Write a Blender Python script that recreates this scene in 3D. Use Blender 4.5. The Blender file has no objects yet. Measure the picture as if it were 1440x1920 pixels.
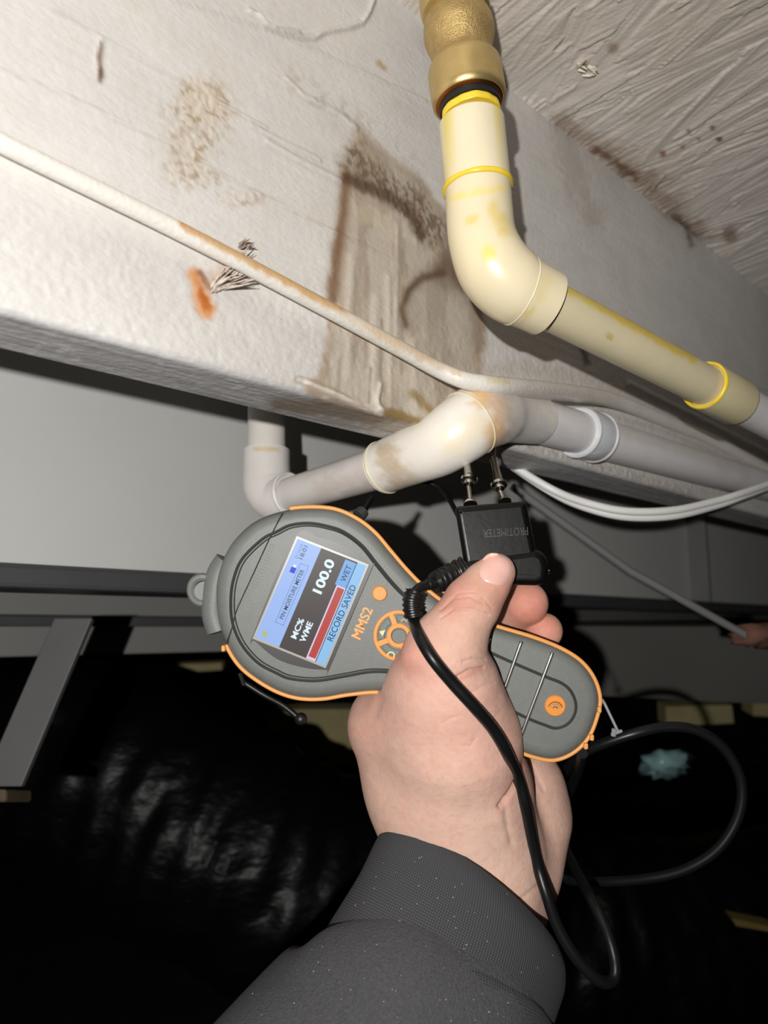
import bpy, bmesh, math, random
import numpy as np
from mathutils import Vector, Matrix
from mathutils.bvhtree import BVHTree

SC = bpy.context.scene
COL = SC.collection
random.seed(7)
RNG = np.random.RandomState(11)

# ---------------------------------------------------------------- camera, world, light, exposure
F = 1442.0
M = np.array([[0.7169415, -0.1039801, -0.6893352],      # joist direction
              [-0.6971331, -0.1076142, -0.7088191],     # away from camera, through the joist
              [-0.0004792, 0.9887403, -0.1496411]])     # up
CAM = np.array([-0.21323509, -0.2606679, -0.1031511])
cd = bpy.data.cameras.new('camera'); cam = bpy.data.objects.new('camera', cd); COL.objects.link(cam)
mw = Matrix.Identity(4)
for i in range(3):
    for j in range(3): mw[i][j] = M[i][j]
    mw[i][3] = CAM[i]
cam.matrix_world = mw
cd.sensor_fit = 'VERTICAL'; cd.sensor_height = 36; cd.sensor_width = 27
cd.lens = 36 * F / 1920; cd.clip_start = 0.01
cd.dof.use_dof = True; cd.dof.focus_distance = 0.37; cd.dof.aperture_fstop = 9.0
SC.camera = cam

w = bpy.data.worlds.new('world'); SC.world = w; w.use_nodes = True
w.node_tree.nodes['Background'].inputs[0].default_value = (0.9, 0.95, 1, 1)
w.node_tree.nodes['Background'].inputs[1].default_value = 0.004

LP = M @ np.array([-0.078, 0.022, 0.25]) + CAM          # the flash, above and left of the lens
ld = bpy.data.lights.new('flash', 'SPOT'); ld.energy = 20; ld.shadow_soft_size = 0.005
ld.spot_size = math.radians(122); ld.spot_blend = 1.0; ld.color = (1.0, 0.975, 0.94)
lo = bpy.data.objects.new('flash', ld); COL.objects.link(lo)
lm = mw.copy()
for i in range(3): lm[i][3] = LP[i]
lo.matrix_world = lm

vs = SC.view_settings
vs.view_transform = 'Standard'; vs.look = 'None'; vs.exposure = 0.0; vs.gamma = 1.0; vs.use_curve_mapping = False

# ---------------------------------------------------------------- geometry of the view
def rayc(px, py): return np.array([(px - 720) / F, -(py - 960) / F, -1.0])
def P(px, py, d): return M @ (rayc(px, py) * d) + CAM
def onY(px, py, Y):
    r = M @ rayc(px, py); return CAM + r * (Y - CAM[1]) / r[1]
def onZ(px, py, Z):
    r = M @ rayc(px, py); return CAM + r * (Z - CAM[2]) / r[2]
def proj(W):                     # world (n,3) -> px, py, depth
    c = (W - CAM) @ M
    d = np.maximum(-c[:, 2], 1e-4)
    return 720 + F * c[:, 0] / d, 960 - F * c[:, 1] / d, -c[:, 2]
H = 0.235                        # joist height
JT = 0.038                       # joist thickness

# ---------------------------------------------------------------- numpy noise
def vnoise(x, y, seed=0):
    xi = np.floor(x).astype(np.int64); yi = np.floor(y).astype(np.int64)
    fx = x - xi; fy = y - yi
    fx = fx * fx * (3 - 2 * fx); fy = fy * fy * (3 - 2 * fy)
    def h(a, b):
        n = (a * 374761393 + b * 668265263 + seed * 974711) & 0x7fffffff
        n = ((n ^ (n >> 13)) * 1274126177) & 0x7fffffff
        return ((n ^ (n >> 16)) & 0xffff) / 65535.0
    return (h(xi, yi) * (1 - fx) + h(xi + 1, yi) * fx) * (1 - fy) + (h(xi, yi + 1) * (1 - fx) + h(xi + 1, yi + 1) * fx) * fy
def fbm(x, y, o=4, seed=0):
    s = 0; a = 1; t = 0
    for k in range(o):
        s = s + a * vnoise(x * 2 ** k + 17.3 * k, y * 2 ** k + 9.1 * k, seed + k); t += a; a *= 0.55
    return s / t
def sstep(a, b, x):
    t = np.clip((x - a) / (b - a), 0, 1); return t * t * (3 - 2 * t)
def seg_dist(x, y, pts, closed=False):
    d = np.full(x.shape, 1e9); n = len(pts)
    for i in range(n if closed else n - 1):
        ax, ay = pts[i]; bx, by = pts[(i + 1) % n]
        vx, vy = bx - ax, by - ay
        t = np.clip(((x - ax) * vx + (y - ay) * vy) / (vx * vx + vy * vy + 1e-9), 0, 1)
        d = np.minimum(d, np.hypot(x - ax - t * vx, y - ay - t * vy))
    return d
def poly_sd(x, y, pts):          # negative inside
    d = seg_dist(x, y, pts, True); ins = np.zeros(x.shape, bool); n = len(pts)
    for i in range(n):
        ax, ay = pts[i]; bx, by = pts[(i + 1) % n]
        c = ((ay > y) != (by > y)) & (x < (bx - ax) * (y - ay) / (by - ay + 1e-12) + ax)
        ins ^= c
    return np.where(ins, -d, d)

# ---------------------------------------------------------------- object helpers
def lin(c): return tuple(((v / 255) / 12.92 if v / 255 <= 0.04045 else ((v / 255 + 0.055) / 1.055) ** 2.4) for v in c)
def tag(o, label=None, cat=None, group=None, kind=None):
    if label: o['label'] = label
    if cat: o['category'] = cat
    if group: o['group'] = group
    if kind: o['kind'] = kind
    return o
def link(name, me, mat=None, parent=None, smooth=True):
    o = bpy.data.objects.new(name, me); COL.objects.link(o)
    if mat: me.materials.append(mat)
    if smooth and len(me.polygons): me.polygons.foreach_set('use_smooth', [True] * len(me.polygons))
    if parent:
        o.parent = parent
        o.matrix_parent_inverse = parent.matrix_world.inverted()
    return o
def mesh(name, V, Fc, mat=None, parent=None, smooth=True):
    me = bpy.data.meshes.new(name)
    me.from_pydata([tuple(v) for v in V], [], [tuple(int(i) for i in f) for f in Fc]); me.update()
    return link(name, me, mat, parent, smooth)
def empty(name, loc):
    o = bpy.data.objects.new(name, None); COL.objects.link(o); o.location = Vector(loc); o.empty_display_size = 0.01
    bpy.context.view_layer.update(); return o
def fixn(o, angle=None):
    bm = bmesh.new(); bm.from_mesh(o.data); bmesh.ops.recalc_face_normals(bm, faces=bm.faces)
    if angle:
        for e in bm.edges:
            if len(e.link_faces) == 2 and e.calc_face_angle(0) > math.radians(angle): e.smooth = False
    bm.to_mesh(o.data); bm.free(); return o
def gridmesh(name, Pn, mat, parent=None, col=None, extra=None):
    n, m, _ = Pn.shape
    me = bpy.data.meshes.new(name)
    idx = np.arange(n * m).reshape(n, m)
    q = np.stack([idx[:-1, :-1], idx[:-1, 1:], idx[1:, 1:], idx[1:, :-1]], -1).reshape(-1, 4)
    me.vertices.add(n * m); me.vertices.foreach_set('co', Pn.reshape(-1).astype(np.float32))
    me.loops.add(q.size); me.loops.foreach_set('vertex_index', q.reshape(-1).astype(np.int32))
    me.polygons.add(len(q)); me.polygons.foreach_set('loop_start', np.arange(0, q.size, 4, dtype=np.int32))
    me.update(calc_edges=True); me.validate()
    if col is not None:
        a = me.color_attributes.new('Col', 'FLOAT_COLOR', 'POINT')
        c = np.concatenate([col.reshape(-1, 3), np.ones((n * m, 1))], 1)
        a.data.foreach_set('color', c.reshape(-1).astype(np.float32))
    if extra is not None:
        a = me.attributes.new('rough', 'FLOAT', 'POINT'); a.data.foreach_set('value', extra.reshape(-1).astype(np.float32))
    return link(name, me, mat, parent)
def catmull(pts, n=8, closed=False):
    pts = [np.array(p, float) for p in pts]; out = []; N = len(pts)
    rng = range(N) if closed else range(N - 1)
    for i in rng:
        g = (lambda k: pts[k % N]) if closed else (lambda k: pts[min(max(k, 0), N - 1)])
        p0, p1, p2, p3 = g(i - 1), g(i), g(i + 1), g(i + 2)
        for k in range(n):
            t = k / n
            out.append(0.5 * ((2 * p1) + (-p0 + p2) * t + (2 * p0 - 5 * p1 + 4 * p2 - p3) * t * t + (-p0 + 3 * p1 - 3 * p2 + p3) * t ** 3))
    if not closed: out.append(pts[-1])
    return out
def sweep_data(path, rad, seg=20, cap=True, disp=None):
    path = [np.array(p, float) for p in path]; n = len(path)
    if np.isscalar(rad): rad = [rad] * n
    T = []
    for i in range(n):
        a_, b_ = max(i - 1, 0), min(i + 1, n - 1)
        while np.linalg.norm(path[b_] - path[a_]) < 1e-9 and (a_ > 0 or b_ < n - 1): a_ = max(a_ - 1, 0); b_ = min(b_ + 1, n - 1)
        t = path[b_] - path[a_]; T.append(t / (np.linalg.norm(t) + 1e-12))
    u = np.cross(T[0], [0.13, 0.31, 0.94]); u /= np.linalg.norm(u)
    V = []; Fc = []
    for i in range(n):
        u = u - T[i] * (u @ T[i]); u /= np.linalg.norm(u); v = np.cross(T[i], u)
        for k in range(seg):
            a = 2 * math.pi * k / seg
            r = rad[i] * (1 if disp is None else disp(i / (n - 1), a))
            V.append(path[i] + r * (math.cos(a) * u + math.sin(a) * v))
    for i in range(n - 1):
        for k in range(seg):
            a = i * seg + k; b = i * seg + (k + 1) % seg
            Fc.append((a, b, b + seg, a + seg))
    if cap:
        Fc.append(tuple(reversed(range(seg)))); Fc.append(tuple(range((n - 1) * seg, n * seg)))
    return V, Fc
def sweep(name, path, rad, mat, parent=None, seg=20, cap=True, disp=None, sharp=40):
    V, Fc = sweep_data(path, rad, seg, cap, disp); o = mesh(name, V, Fc, mat, parent); return fixn(o, sharp)
def mgeo(name, parts, mat, parent=None, sharp=40):   # several shells of one part
    V = []; Fc = []
    for v, f in parts:
        n = len(V); V += list(v); Fc += [tuple(i + n for i in t) for t in f]
    return fixn(mesh(name, V, Fc, mat, parent), sharp)
def lathe(name, a, b, prof, mat, parent=None, seg=40, sharp=35):   # prof: (t along a->b, radius)
    a = np.array(a); b = np.array(b)
    return sweep(name, [a + (b - a) * t for t, r in prof], [max(r, 1e-5) for t, r in prof], mat, parent, seg, True, None, sharp)
def box_data(c, ex, ey, ez):
    c, ex, ey, ez = map(np.array, (c, ex, ey, ez)); V = []
    for i in (-1, 1):
        for j in (-1, 1):
            for k in (-1, 1): V.append(c + i * ex + j * ey + k * ez)
    return V, [(0, 1, 3, 2), (4, 6, 7, 5), (0, 4, 5, 1), (2, 3, 7, 6), (0, 2, 6, 4), (1, 5, 7, 3)]
def bevel(o, wd, seg=2):
    m = o.modifiers.new('b', 'BEVEL'); m.width = wd; m.segments = seg; m.limit_method = 'ANGLE'; m.angle_limit = math.radians(35); return o
def text_geo(s, bold=0.0, spacing=1.0):
    c = bpy.data.curves.new('t', 'FONT'); c.body = s; c.align_x = 'CENTER'; c.align_y = 'CENTER'; c.offset = bold; c.space_character = spacing; c.resolution_u = 4
    o = bpy.data.objects.new('t', c); COL.objects.link(o)
    bpy.context.view_layer.update()
    me = bpy.data.meshes.new_from_object(o.evaluated_get(bpy.context.evaluated_depsgraph_get()))
    V = np.array([v.co[:] for v in me.vertices]); Fc = [tuple(p.vertices) for p in me.polygons]
    bpy.data.objects.remove(o); bpy.data.curves.remove(c); bpy.data.meshes.remove(me)
    lo_, hi = V.min(0), V.max(0); V = V - (lo_ + hi) / 2
    return V, Fc, hi - lo_
def text_px(name, s, cx, cy, wpx, hpx, ex, depth, mat, parent, bold=0.0, flip=False):
    """lettering lying on a plane facing the viewer; ex = reading direction in pixels"""
    V, Fc, sz = text_geo(s, bold)
    ex = np.array(ex, float); ex /= np.linalg.norm(ex); ey = np.array([ex[1], -ex[0]])
    W = []
    for v in V:
        q = np.array([cx, cy]) + ex * v[0] / sz[0] * wpx + ey * v[1] / sz[1] * hpx
        W.append(P(q[0], q[1], depth))
    return mesh(name, W, Fc, mat, parent, smooth=False)

# ---------------------------------------------------------------- materials
def mat(name, col, rough=0.5, metal=0.0, bump=0.0, bscale=400, var=0.0, vscale=60, attr=False, spec=0.5, emis=None, sss=0.0, coat=0.0, stretch=None, bdist=0.001):
    m = bpy.data.materials.new(name); m.use_nodes = True; nt = m.node_tree; N = nt.nodes; L = nt.links
    b = N['Principled BSDF']; c = lin(col) + (1,)
    b.inputs['Base Color'].default_value = c; b.inputs['Roughness'].default_value = rough; b.inputs['Metallic'].default_value = metal
    b.inputs['Specular IOR Level'].default_value = spec; b.inputs['Coat Weight'].default_value = coat; b.inputs['Coat Roughness'].default_value = 0.15
    g = N.new('ShaderNodeNewGeometry')
    mp = N.new('ShaderNodeMapping'); L.new(g.outputs['Position'], mp.inputs[0])
    if stretch: mp.inputs['Scale'].default_value = stretch
    src = None
    if attr:
        at = N.new('ShaderNodeAttribute'); at.attribute_name = 'Col'; src = at.outputs['Color']; L.new(src, b.inputs['Base Color'])
    if var > 0:
        n = N.new('ShaderNodeTexNoise'); n.inputs['Scale'].default_value = vscale; n.inputs['Detail'].default_value = 6; L.new(mp.outputs[0], n.inputs[0])
        r = N.new('ShaderNodeMapRange'); r.inputs[1].default_value = 0.3; r.inputs[2].default_value = 0.7; r.inputs[3].default_value = 1 - var; r.inputs[4].default_value = 1 + var * 0.3
        L.new(n.outputs[0], r.inputs[0])
        mx = N.new('ShaderNodeVectorMath'); mx.operation = 'SCALE'
        if src: L.new(src, mx.inputs[0])
        else: mx.inputs[0].default_value = c[:3]
        L.new(r.outputs[0], mx.inputs['Scale']); L.new(mx.outputs[0], b.inputs['Base Color'])
    if bump > 0:
        n = N.new('ShaderNodeTexNoise'); n.inputs['Scale'].default_value = bscale; n.inputs['Detail'].default_value = 4; L.new(mp.outputs[0], n.inputs[0])
        bp = N.new('ShaderNodeBump'); bp.inputs['Strength'].default_value = bump; bp.inputs['Distance'].default_value = bdist
        L.new(n.outputs[0], bp.inputs['Height']); L.new(bp.outputs[0], b.inputs['Normal'])
    if emis:
        b.inputs['Emission Color'].default_value = lin(emis[0]) + (1,); b.inputs['Emission Strength'].default_value = emis[1]
    if sss > 0:
        b.inputs['Subsurface Weight'].default_value = sss; b.inputs['Subsurface Radius'].default_value = (1, 0.35, 0.2); b.inputs['Subsurface Scale'].default_value = 0.004
    return m

m_paint = mat('white_paint', (220, 216, 212), 0.5, attr=True, spec=0.3, bump=0.35, bscale=420, var=0.06, vscale=45, bdist=0.0012, stretch=(0.6, 1, 1.2))
m_osb = mat('painted_strand_board', (220, 216, 212), 0.4, attr=True, bump=0.35, bscale=500, var=0.08, vscale=80, bdist=0.0008)
m_brass = mat('brass', (206, 180, 122), 0.36, 0.8, bump=0.12, bscale=900, var=0.15, vscale=90, bdist=0.0004)
m_brass_cast = mat('cast_brass', (196, 168, 112), 0.45, 0.75, bump=0.9, bscale=1300, var=0.2, vscale=200, bdist=0.0006)
m_copper = mat('copper_ring', (190, 110, 50), 0.35, 1.0)
m_cream = mat('cream_plastic', (224, 212, 180), 0.28, attr=False, bump=0.06, bscale=200, var=0.05, vscale=40)
m_creamv = mat('cream_plastic_marked', (236, 222, 180), 0.3, attr=True, bump=0.06, bscale=250, var=0.04, vscale=60)
m_glue = mat('yellow_glue', (236, 205, 60), 0.3, var=0.1, vscale=200)
m_blackr = mat('black_rubber', (18, 18, 18), 0.45)
m_pipev = mat('white_pipe_marked', (226, 222, 218), 0.33, attr=True, bump=0.12, bscale=350, var=0.05, vscale=60)
m_pipeg = mat('grey_white_pipe', (205, 202, 202), 0.35, bump=0.15, bscale=200, var=0.08, vscale=40)
m_band = mat('glossy_band', (214, 218, 224), 0.12, var=0.2, vscale=60, coat=0.5)
m_tube = mat('painted_tube', (222, 218, 210), 0.33, attr=True, bump=0.35, bscale=450, var=0.05, vscale=60)
m_cabw = mat('white_cable', (225, 224, 222), 0.4)
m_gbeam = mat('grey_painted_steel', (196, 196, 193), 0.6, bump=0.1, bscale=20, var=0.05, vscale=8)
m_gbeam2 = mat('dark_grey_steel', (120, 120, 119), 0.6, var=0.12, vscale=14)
m_flange = mat('flange_shade_grey', (66, 66, 68), 0.55, var=0.12, vscale=14)
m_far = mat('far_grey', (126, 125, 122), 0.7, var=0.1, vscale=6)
m_strap = mat('strap_grey', (88, 88, 88), 0.6, var=0.1, vscale=20)
m_wood = mat('brown_wood', (92, 78, 60), 0.8, var=0.3, vscale=50)
m_creamfar = mat('pale_board', (205, 192, 140), 0.8, var=0.2, vscale=12)
m_black = mat('black_plastic_wrap', (7, 7, 8), 0.42, bump=0.7, bscale=9, bdist=0.02, stretch=(1, 1.0, 1.8), spec=0.22)
m_soil = mat('dark_soil', (26, 22, 17), 0.95, bump=0.8, bscale=60, var=0.5, vscale=12, bdist=0.01)
m_wallf = mat('dark_block_wall', (34, 33, 30), 0.9, var=0.3, vscale=6)
m_rubber = mat('grey_rubber', (112, 114, 111), 0.5, bump=0.28, bscale=1500, bdist=0.0003, var=0.06, vscale=300)
m_bead = mat('glossy_grey_bead', (58, 59, 58), 0.25)
m_barm = mat('satin_bar', (190, 190, 186), 0.22, 0.9)
m_orange = mat('orange_rubber', (226, 158, 88), 0.5)
m_orange2 = mat('orange_button', (226, 144, 58), 0.5)
m_dkgrey = mat('key_grey', (100, 108, 104), 0.5)
m_icon = mat('pale_icon', (225, 205, 140), 0.5)
m_recess = mat('black_recess', (18, 18, 19), 0.4)
m_frame = mat('screen_frame', (150, 146, 136), 0.35)
m_blk = mat('glossy_black_plastic', (10, 10, 11), 0.36, spec=0.3, bump=0.05, bscale=300)
m_blkmat = mat('black_lettering', (48, 48, 48), 0.35)
m_cab = mat('black_cable', (20, 20, 21), 0.36, spec=0.35)
m_steel = mat('polished_steel', (205, 202, 196), 0.14, 1.0)
m_pin = mat('grey_plastic_pin', (135, 136, 138), 0.4)
m_skin = mat('skin', (226, 172, 146), 0.6, attr=True, spec=0.3, bump=0.4, bscale=650, var=0.05, vscale=120, sss=0.25, bdist=0.0005)
m_nail = mat('thumbnail', (226, 180, 168), 0.26, sss=0.15, coat=0.3)
m_cuff = mat('grey_ribbed_knit', (78, 78, 81), 0.9)
m_sleeve = mat('grey_sweatshirt', (76, 76, 79), 0.95, bump=0.9, bscale=1100, bdist=0.0008, var=0.25, vscale=700)
m_rag = mat('rusty_bracket', (120, 82, 70), 0.8, var=0.4, vscale=40)
m_bag = mat('pale_teal_plastic', (150, 190, 190), 0.2, bump=0.6, bscale=60)
m_lint = mat('lint', (190, 190, 190), 0.9)

def scr(name, c, e=0.55):
    return mat(name, tuple(v * 0.25 for v in c), 0.35, spec=0.12, emis=(c, e))
m_sblue = scr('screen_light_blue', (150, 205, 252), 0.8)
m_spurp = scr('screen_periwinkle', (164, 196, 255), 0.8)
m_sdark = scr('screen_dark', (92, 84, 82), 0.55)
m_sbar = scr('screen_red', (196, 74, 66), 0.8)
m_sedge = scr('screen_pale_pink', (232, 214, 240), 0.8)
m_swet = scr('screen_mid_blue', (120, 178, 240), 0.8)
m_swhite = scr('screen_white', (222, 244, 255), 0.9)
m_snavy = scr('screen_navy', (36, 70, 110), 0.5)
m_sroyal = scr('screen_royal_blue', (30, 50, 220), 0.8)
m_sgreen = scr('screen_green', (190, 200, 110), 0.8)

# knit: fine rib bump on the cuff in two directions
def knit(m, s=1500, stren=0.7):
    nt = m.node_tree; N = nt.nodes; L = nt.links; b = N['Principled BSDF']
    uv = N.new('ShaderNodeUVMap'); uv.uv_map = 'UVMap'
    w1 = N.new('ShaderNodeTexWave'); w1.inputs['Scale'].default_value = 36; w1.bands_direction = 'X'; w1.inputs['Distortion'].default_value = 0.6
    w2 = N.new('ShaderNodeTexWave'); w2.inputs['Scale'].default_value = 22; w2.bands_direction = 'Y'; w2.inputs['Distortion'].default_value = 0.6
    L.new(uv.outputs[0], w1.inputs[0]); L.new(uv.outputs[0], w2.inputs[0])
    ad = N.new('ShaderNodeMath'); ad.operation = 'MULTIPLY'; L.new(w1.outputs['Fac'], ad.inputs[0]); L.new(w2.outputs['Fac'], ad.inputs[1])
    bp = N.new('ShaderNodeBump'); bp.inputs['Strength'].default_value = stren; bp.inputs['Distance'].default_value = 0.0006
    L.new(ad.outputs[0], bp.inputs['Height']); L.new(bp.outputs[0], b.inputs['Normal'])
    r = N.new('ShaderNodeMapRange'); r.inputs[3].default_value = 0.45; r.inputs[4].default_value = 1.6; L.new(ad.outputs[0], r.inputs[0])
    mx = N.new('ShaderNodeVectorMath'); mx.operation = 'SCALE'; mx.inputs[0].default_value = b.inputs['Base Color'].default_value[:3]
    L.new(r.outputs[0], mx.inputs['Scale']); L.new(mx.outputs[0], b.inputs['Base Color'])
knit(m_cuff)

# ================================================================ LARGE STRUCTURE
# ---- painted joist: one sheet swept round its section
def lerpcol(c, m_, rgb):
    t = np.array(lin(rgb)); m_ = np.clip(m_, 0, 1)[..., None]; return c * (1 - m_) + t * m_
xs = np.concatenate([np.arange(-0.24, 0.30, 0.0009), np.arange(0.30, 0.6, 0.0016), np.arange(0.6, 1.0, 0.004), np.arange(1.0, 2.6, 0.05)])
xs = np.concatenate([np.arange(-1.2, -0.24, 0.04), xs])
rr = 0.0035
prof = [(0.0, z, 0, -1, 0) for z in np.arange(H, rr, -0.0010)]
for a in np.linspace(0, math.pi / 2, 6): prof.append((rr - rr * math.cos(a), rr - rr * math.sin(a), a, -math.cos(a), -math.sin(a)))
prof += [(y, 0.0, 0, 0, -1) for y in np.arange(rr + 0.001, JT - rr, 0.001)]
for a in np.linspace(0, math.pi / 2, 5): prof.append((JT - rr + rr * math.sin(a), rr - rr * math.cos(a), a, math.sin(a), -math.cos(a)))
prof += [(JT, z, 0, 1, 0) for z in (0.02, 0.1, 0.17, H)]
prof = np.array(prof)
X, I = np.meshgrid(xs, np.arange(len(prof)))
Y = prof[I, 0]; Z = prof[I, 1]; NY = prof[I, 3]; NZ = prof[I, 4]
Pn = np.stack([X, Y, Z], -1)
px, py, dp = proj(Pn.reshape(-1, 3)); px = px.reshape(X.shape); py = py.reshape(X.shape)
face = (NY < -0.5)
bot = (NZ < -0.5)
S = (Z - Y)                                              # unrolled coordinate
n1 = fbm(X * 60, S * 60, 4, 1); n2 = fbm(X * 260, S * 260, 3, 5); n3 = fbm(X * 12, S * 30, 4, 9); n4 = fbm(X * 30, S * 400, 3, 21)
jit = (n1 - 0.5) * 30 + (n2 - 0.5) * 14
C = np.ones(X.shape + (3,)) * np.array(lin((208, 205, 201)))
C *= (0.93 + 0.12 * n3)[..., None]
C = lerpcol(C, sstep(0.55, 0.8, n1) * 0.18, (196, 180, 160))
hgt = (n1 - 0.5) * 0.0003 + (fbm(X * 9, S * 14, 2, 33) - 0.5) * 0.0010
# brush strokes running with the board
hgt += (fbm(X * 18 + S * 40, S * 320, 3, 41) - 0.5) * 0.00035
# rolled-paint stipple low on the face
stip = sstep(380, 520, py - 0.25 * px + 60) * face
hgt += (n2 - 0.5) * 0.0003 * stip + (fbm(X * 520, S * 520, 2, 8) - 0.5) * 0.0004 * stip
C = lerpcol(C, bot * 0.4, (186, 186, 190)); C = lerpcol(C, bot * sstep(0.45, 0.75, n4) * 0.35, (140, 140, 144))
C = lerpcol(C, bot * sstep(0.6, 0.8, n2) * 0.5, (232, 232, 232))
# main wet stain
wet = [(665, 225), (648, 300), (640, 400), (628, 470), (620, 560), (616, 650), (605, 705), (575, 728), (600, 765), (690, 800), (800, 830), (860, 790), (895, 720), (905, 640), (890, 560), (868, 500), (850, 450), (830, 395), (790, 345), (730, 290), (690, 250)]
sd = poly_sd(px, py, wet) + jit * 0.6
wm = sstep(6, -10, sd) * (face + bot)
C = lerpcol(C, wm * 0.62, (176, 160, 138))
C = lerpcol(C, wm * sstep(0.45, 0.65, fbm(X * 120, S * 25, 4, 55)) * 0.45, (140, 120, 98))
C = lerpcol(C, wm * sstep(0.5, 0.7, n1) * 0.35, (206, 194, 172))
edge = np.exp(-(sd / 8) ** 2) * sstep(250, 330, py) * face
C = lerpcol(C, edge * 0.5, (150, 118, 78))
left = np.exp(-((seg_dist(px, py, [(652, 330), (644, 400), (634, 470), (628, 520), (624, 560)]) + jit * 0.3) / 13) ** 2) * face
C = lerpcol(C, left * 0.8, (118, 84, 52))
band = seg_dist(px, py, [(668, 290), (690, 330), (730, 350), (765, 375), (790, 400), (812, 440)])
bm_ = sstep(42, 10, band + jit * 1.1) * face
dots = sstep(0.40, 0.62, fbm(X * 520, S * 470, 2, 77))
C = lerpcol(C, bm_ * (0.38 + 0.42 * dots), (98, 76, 54))
hgt += bm_ * (dots - 0.5) * -0.0005
b2 = sstep(18, 3, seg_dist(px, py, [(650, 335), (690, 352), (735, 372), (768, 395), (790, 440)]) + jit * 0.4) * face
C = lerpcol(C, b2 * 0.75, (80, 56, 36))
b3 = np.exp(-((seg_dist(px, py, [(760, 610), (752, 580), (765, 545), (790, 522), (830, 512)]) + jit * 0.25) / 8) ** 2) * face
C = lerpcol(C, np.exp(-((seg_dist(px, py, [(770, 615), (757, 580), (768, 545), (795, 518), (835, 505), (868, 525), (885, 560)]) + jit * 0.5) / 16) ** 2) * face * 0.35, (120, 98, 74)); C = lerpcol(C, b3 * 0.9, (98, 80, 60))
b4 = np.exp(-((seg_dist(px, py, [(830, 480), (850, 500), (880, 545), (893, 600), (895, 660)]) + jit * 0.4) / 14) ** 2) * face
C = lerpcol(C, b4 * 0.55, (124, 102, 80))
b5 = sstep(34, 6, seg_dist(px, py, [(845, 470), (835, 520), (862, 530)]) + jit * 0.6) * face
C = lerpcol(C, b5 * 0.6, (96, 72, 54))
arch = sstep(4, -14, poly_sd(px, py, [(762, 610), (765, 560), (790, 525), (840, 515), (880, 560), (895, 620), (892, 700), (820, 680), (770, 660)]) + jit * 0.3) * face
C = lerpcol(C, arch * 0.35, (168, 158, 146))
for x0, x1, y0, y1, wd, st in ((703, 698, 560, 780, 9, .55), (728, 732, 520, 760, 6, .3), (660, 655, 480, 700, 8, .25), (745, 742, 420, 640, 5, .3), (775, 780, 640, 800, 7, .3)):
    mm = np.exp(-((seg_dist(px, py, [(x0, y0), (x1, y1)]) + jit * 0.2) / wd) ** 2) * face
    C = lerpcol(C, mm * st, (212, 204, 190)); hgt += mm * 0.0005
for x0, x1, y0, y1, wd, st in ((715, 712, 600, 770, 3, .5), (690, 686, 500, 690, 4, .3), (758, 752, 450, 700, 4, .35), (694, 690, 690, 775, 2.5, .6)):
    mm = np.exp(-((seg_dist(px, py, [(x0, y0), (x1, y1)]) + jit * 0.2) / wd) ** 2) * face
    C = lerpcol(C, mm * st, (128, 106, 82))
# blistered paint curls at the foot of the stain
for a in ([(690, 765), (700, 772), (715, 768)], [(575, 718), (600, 728), (640, 742), (690, 768), (712, 776)], [(712, 720), (706, 750), (712, 775)]):
    mm = np.exp(-((seg_dist(px, py, a) + jit * 0.25) / 5) ** 2); C = lerpcol(C, mm * 0.5, (236, 230, 220)); hgt += mm * 0.0012
mm = np.exp(-((seg_dist(px, py, [(560, 712), (590, 722), (640, 745), (690, 775)]) - 7 + jit * 0.2) / 2.5) ** 2); C = lerpcol(C, mm * 0.5, (150, 122, 92))
mos = sstep(13, 2, seg_dist(px, py, [(730, 775), (755, 782), (785, 790), (800, 795)]) + jit * 0.5); C = lerpcol(C, mos * 0.9, (132, 108, 56))
mos = sstep(16, 2, seg_dist(px, py, [(775, 740), (790, 755), (806, 768)]) + jit * 0.6); C = lerpcol(C, mos * 0.8, (142, 116, 60))
bb = sstep(46, 0, seg_dist(px, py, [(520, 760), (620, 770), (700, 790)]) * 1.6 + jit * 1.0) * bot; C = lerpcol(C, bb * 0.8, (142, 122, 100))
bb = sstep(10, -6, seg_dist(px, py, [(300, 655), (560, 722)]) + jit * 0.5) * 1.0; C = lerpcol(C, bb * 0.22, (160, 140, 120))
# faded tan patch, upper left
for cx, cy, rx, ry, st in ((385, 190, 62, 65, .5), (370, 230, 80, 95, .35), (345, 300, 55, 60, .45), (385, 335, 45, 22, .35), (455, 370, 60, 22, .25)):
    mm = sstep(1.15, 0.35, np.hypot((px - cx) / rx, (py - cy) / ry) + jit * 0.02) * face
    C = lerpcol(C, mm * st * 0.8, (192, 174, 148)); hgt += mm * (fbm(X * 520, S * 520, 2, 91) - 0.5) * 0.0006
    C = lerpcol(C, mm * sstep(0.56, 0.66, fbm(X * 300, S * 500, 3, 92)) * 0.45, (150, 122, 88))
# brown flake mark
mm = sstep(9, 1, seg_dist(px, py, [(190, 78), (184, 110), (188, 145)]) + jit * 0.45); C = lerpcol(C, mm * sstep(0.3, .55, n2) * 0.85, (126, 100, 80)); hgt += mm * 0.0006
mm = sstep(9, 1, seg_dist(px, py, [(186, 134), (187, 152)]) + jit * 0.2); C = lerpcol(C, mm * 0.8, (98, 74, 54))
mm = sstep(9, 1, seg_dist(px, py, [(712, 118), (724, 128)]) + jit * 0.4); C = lerpcol(C, mm * 0.7, (176, 142, 80))
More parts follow.
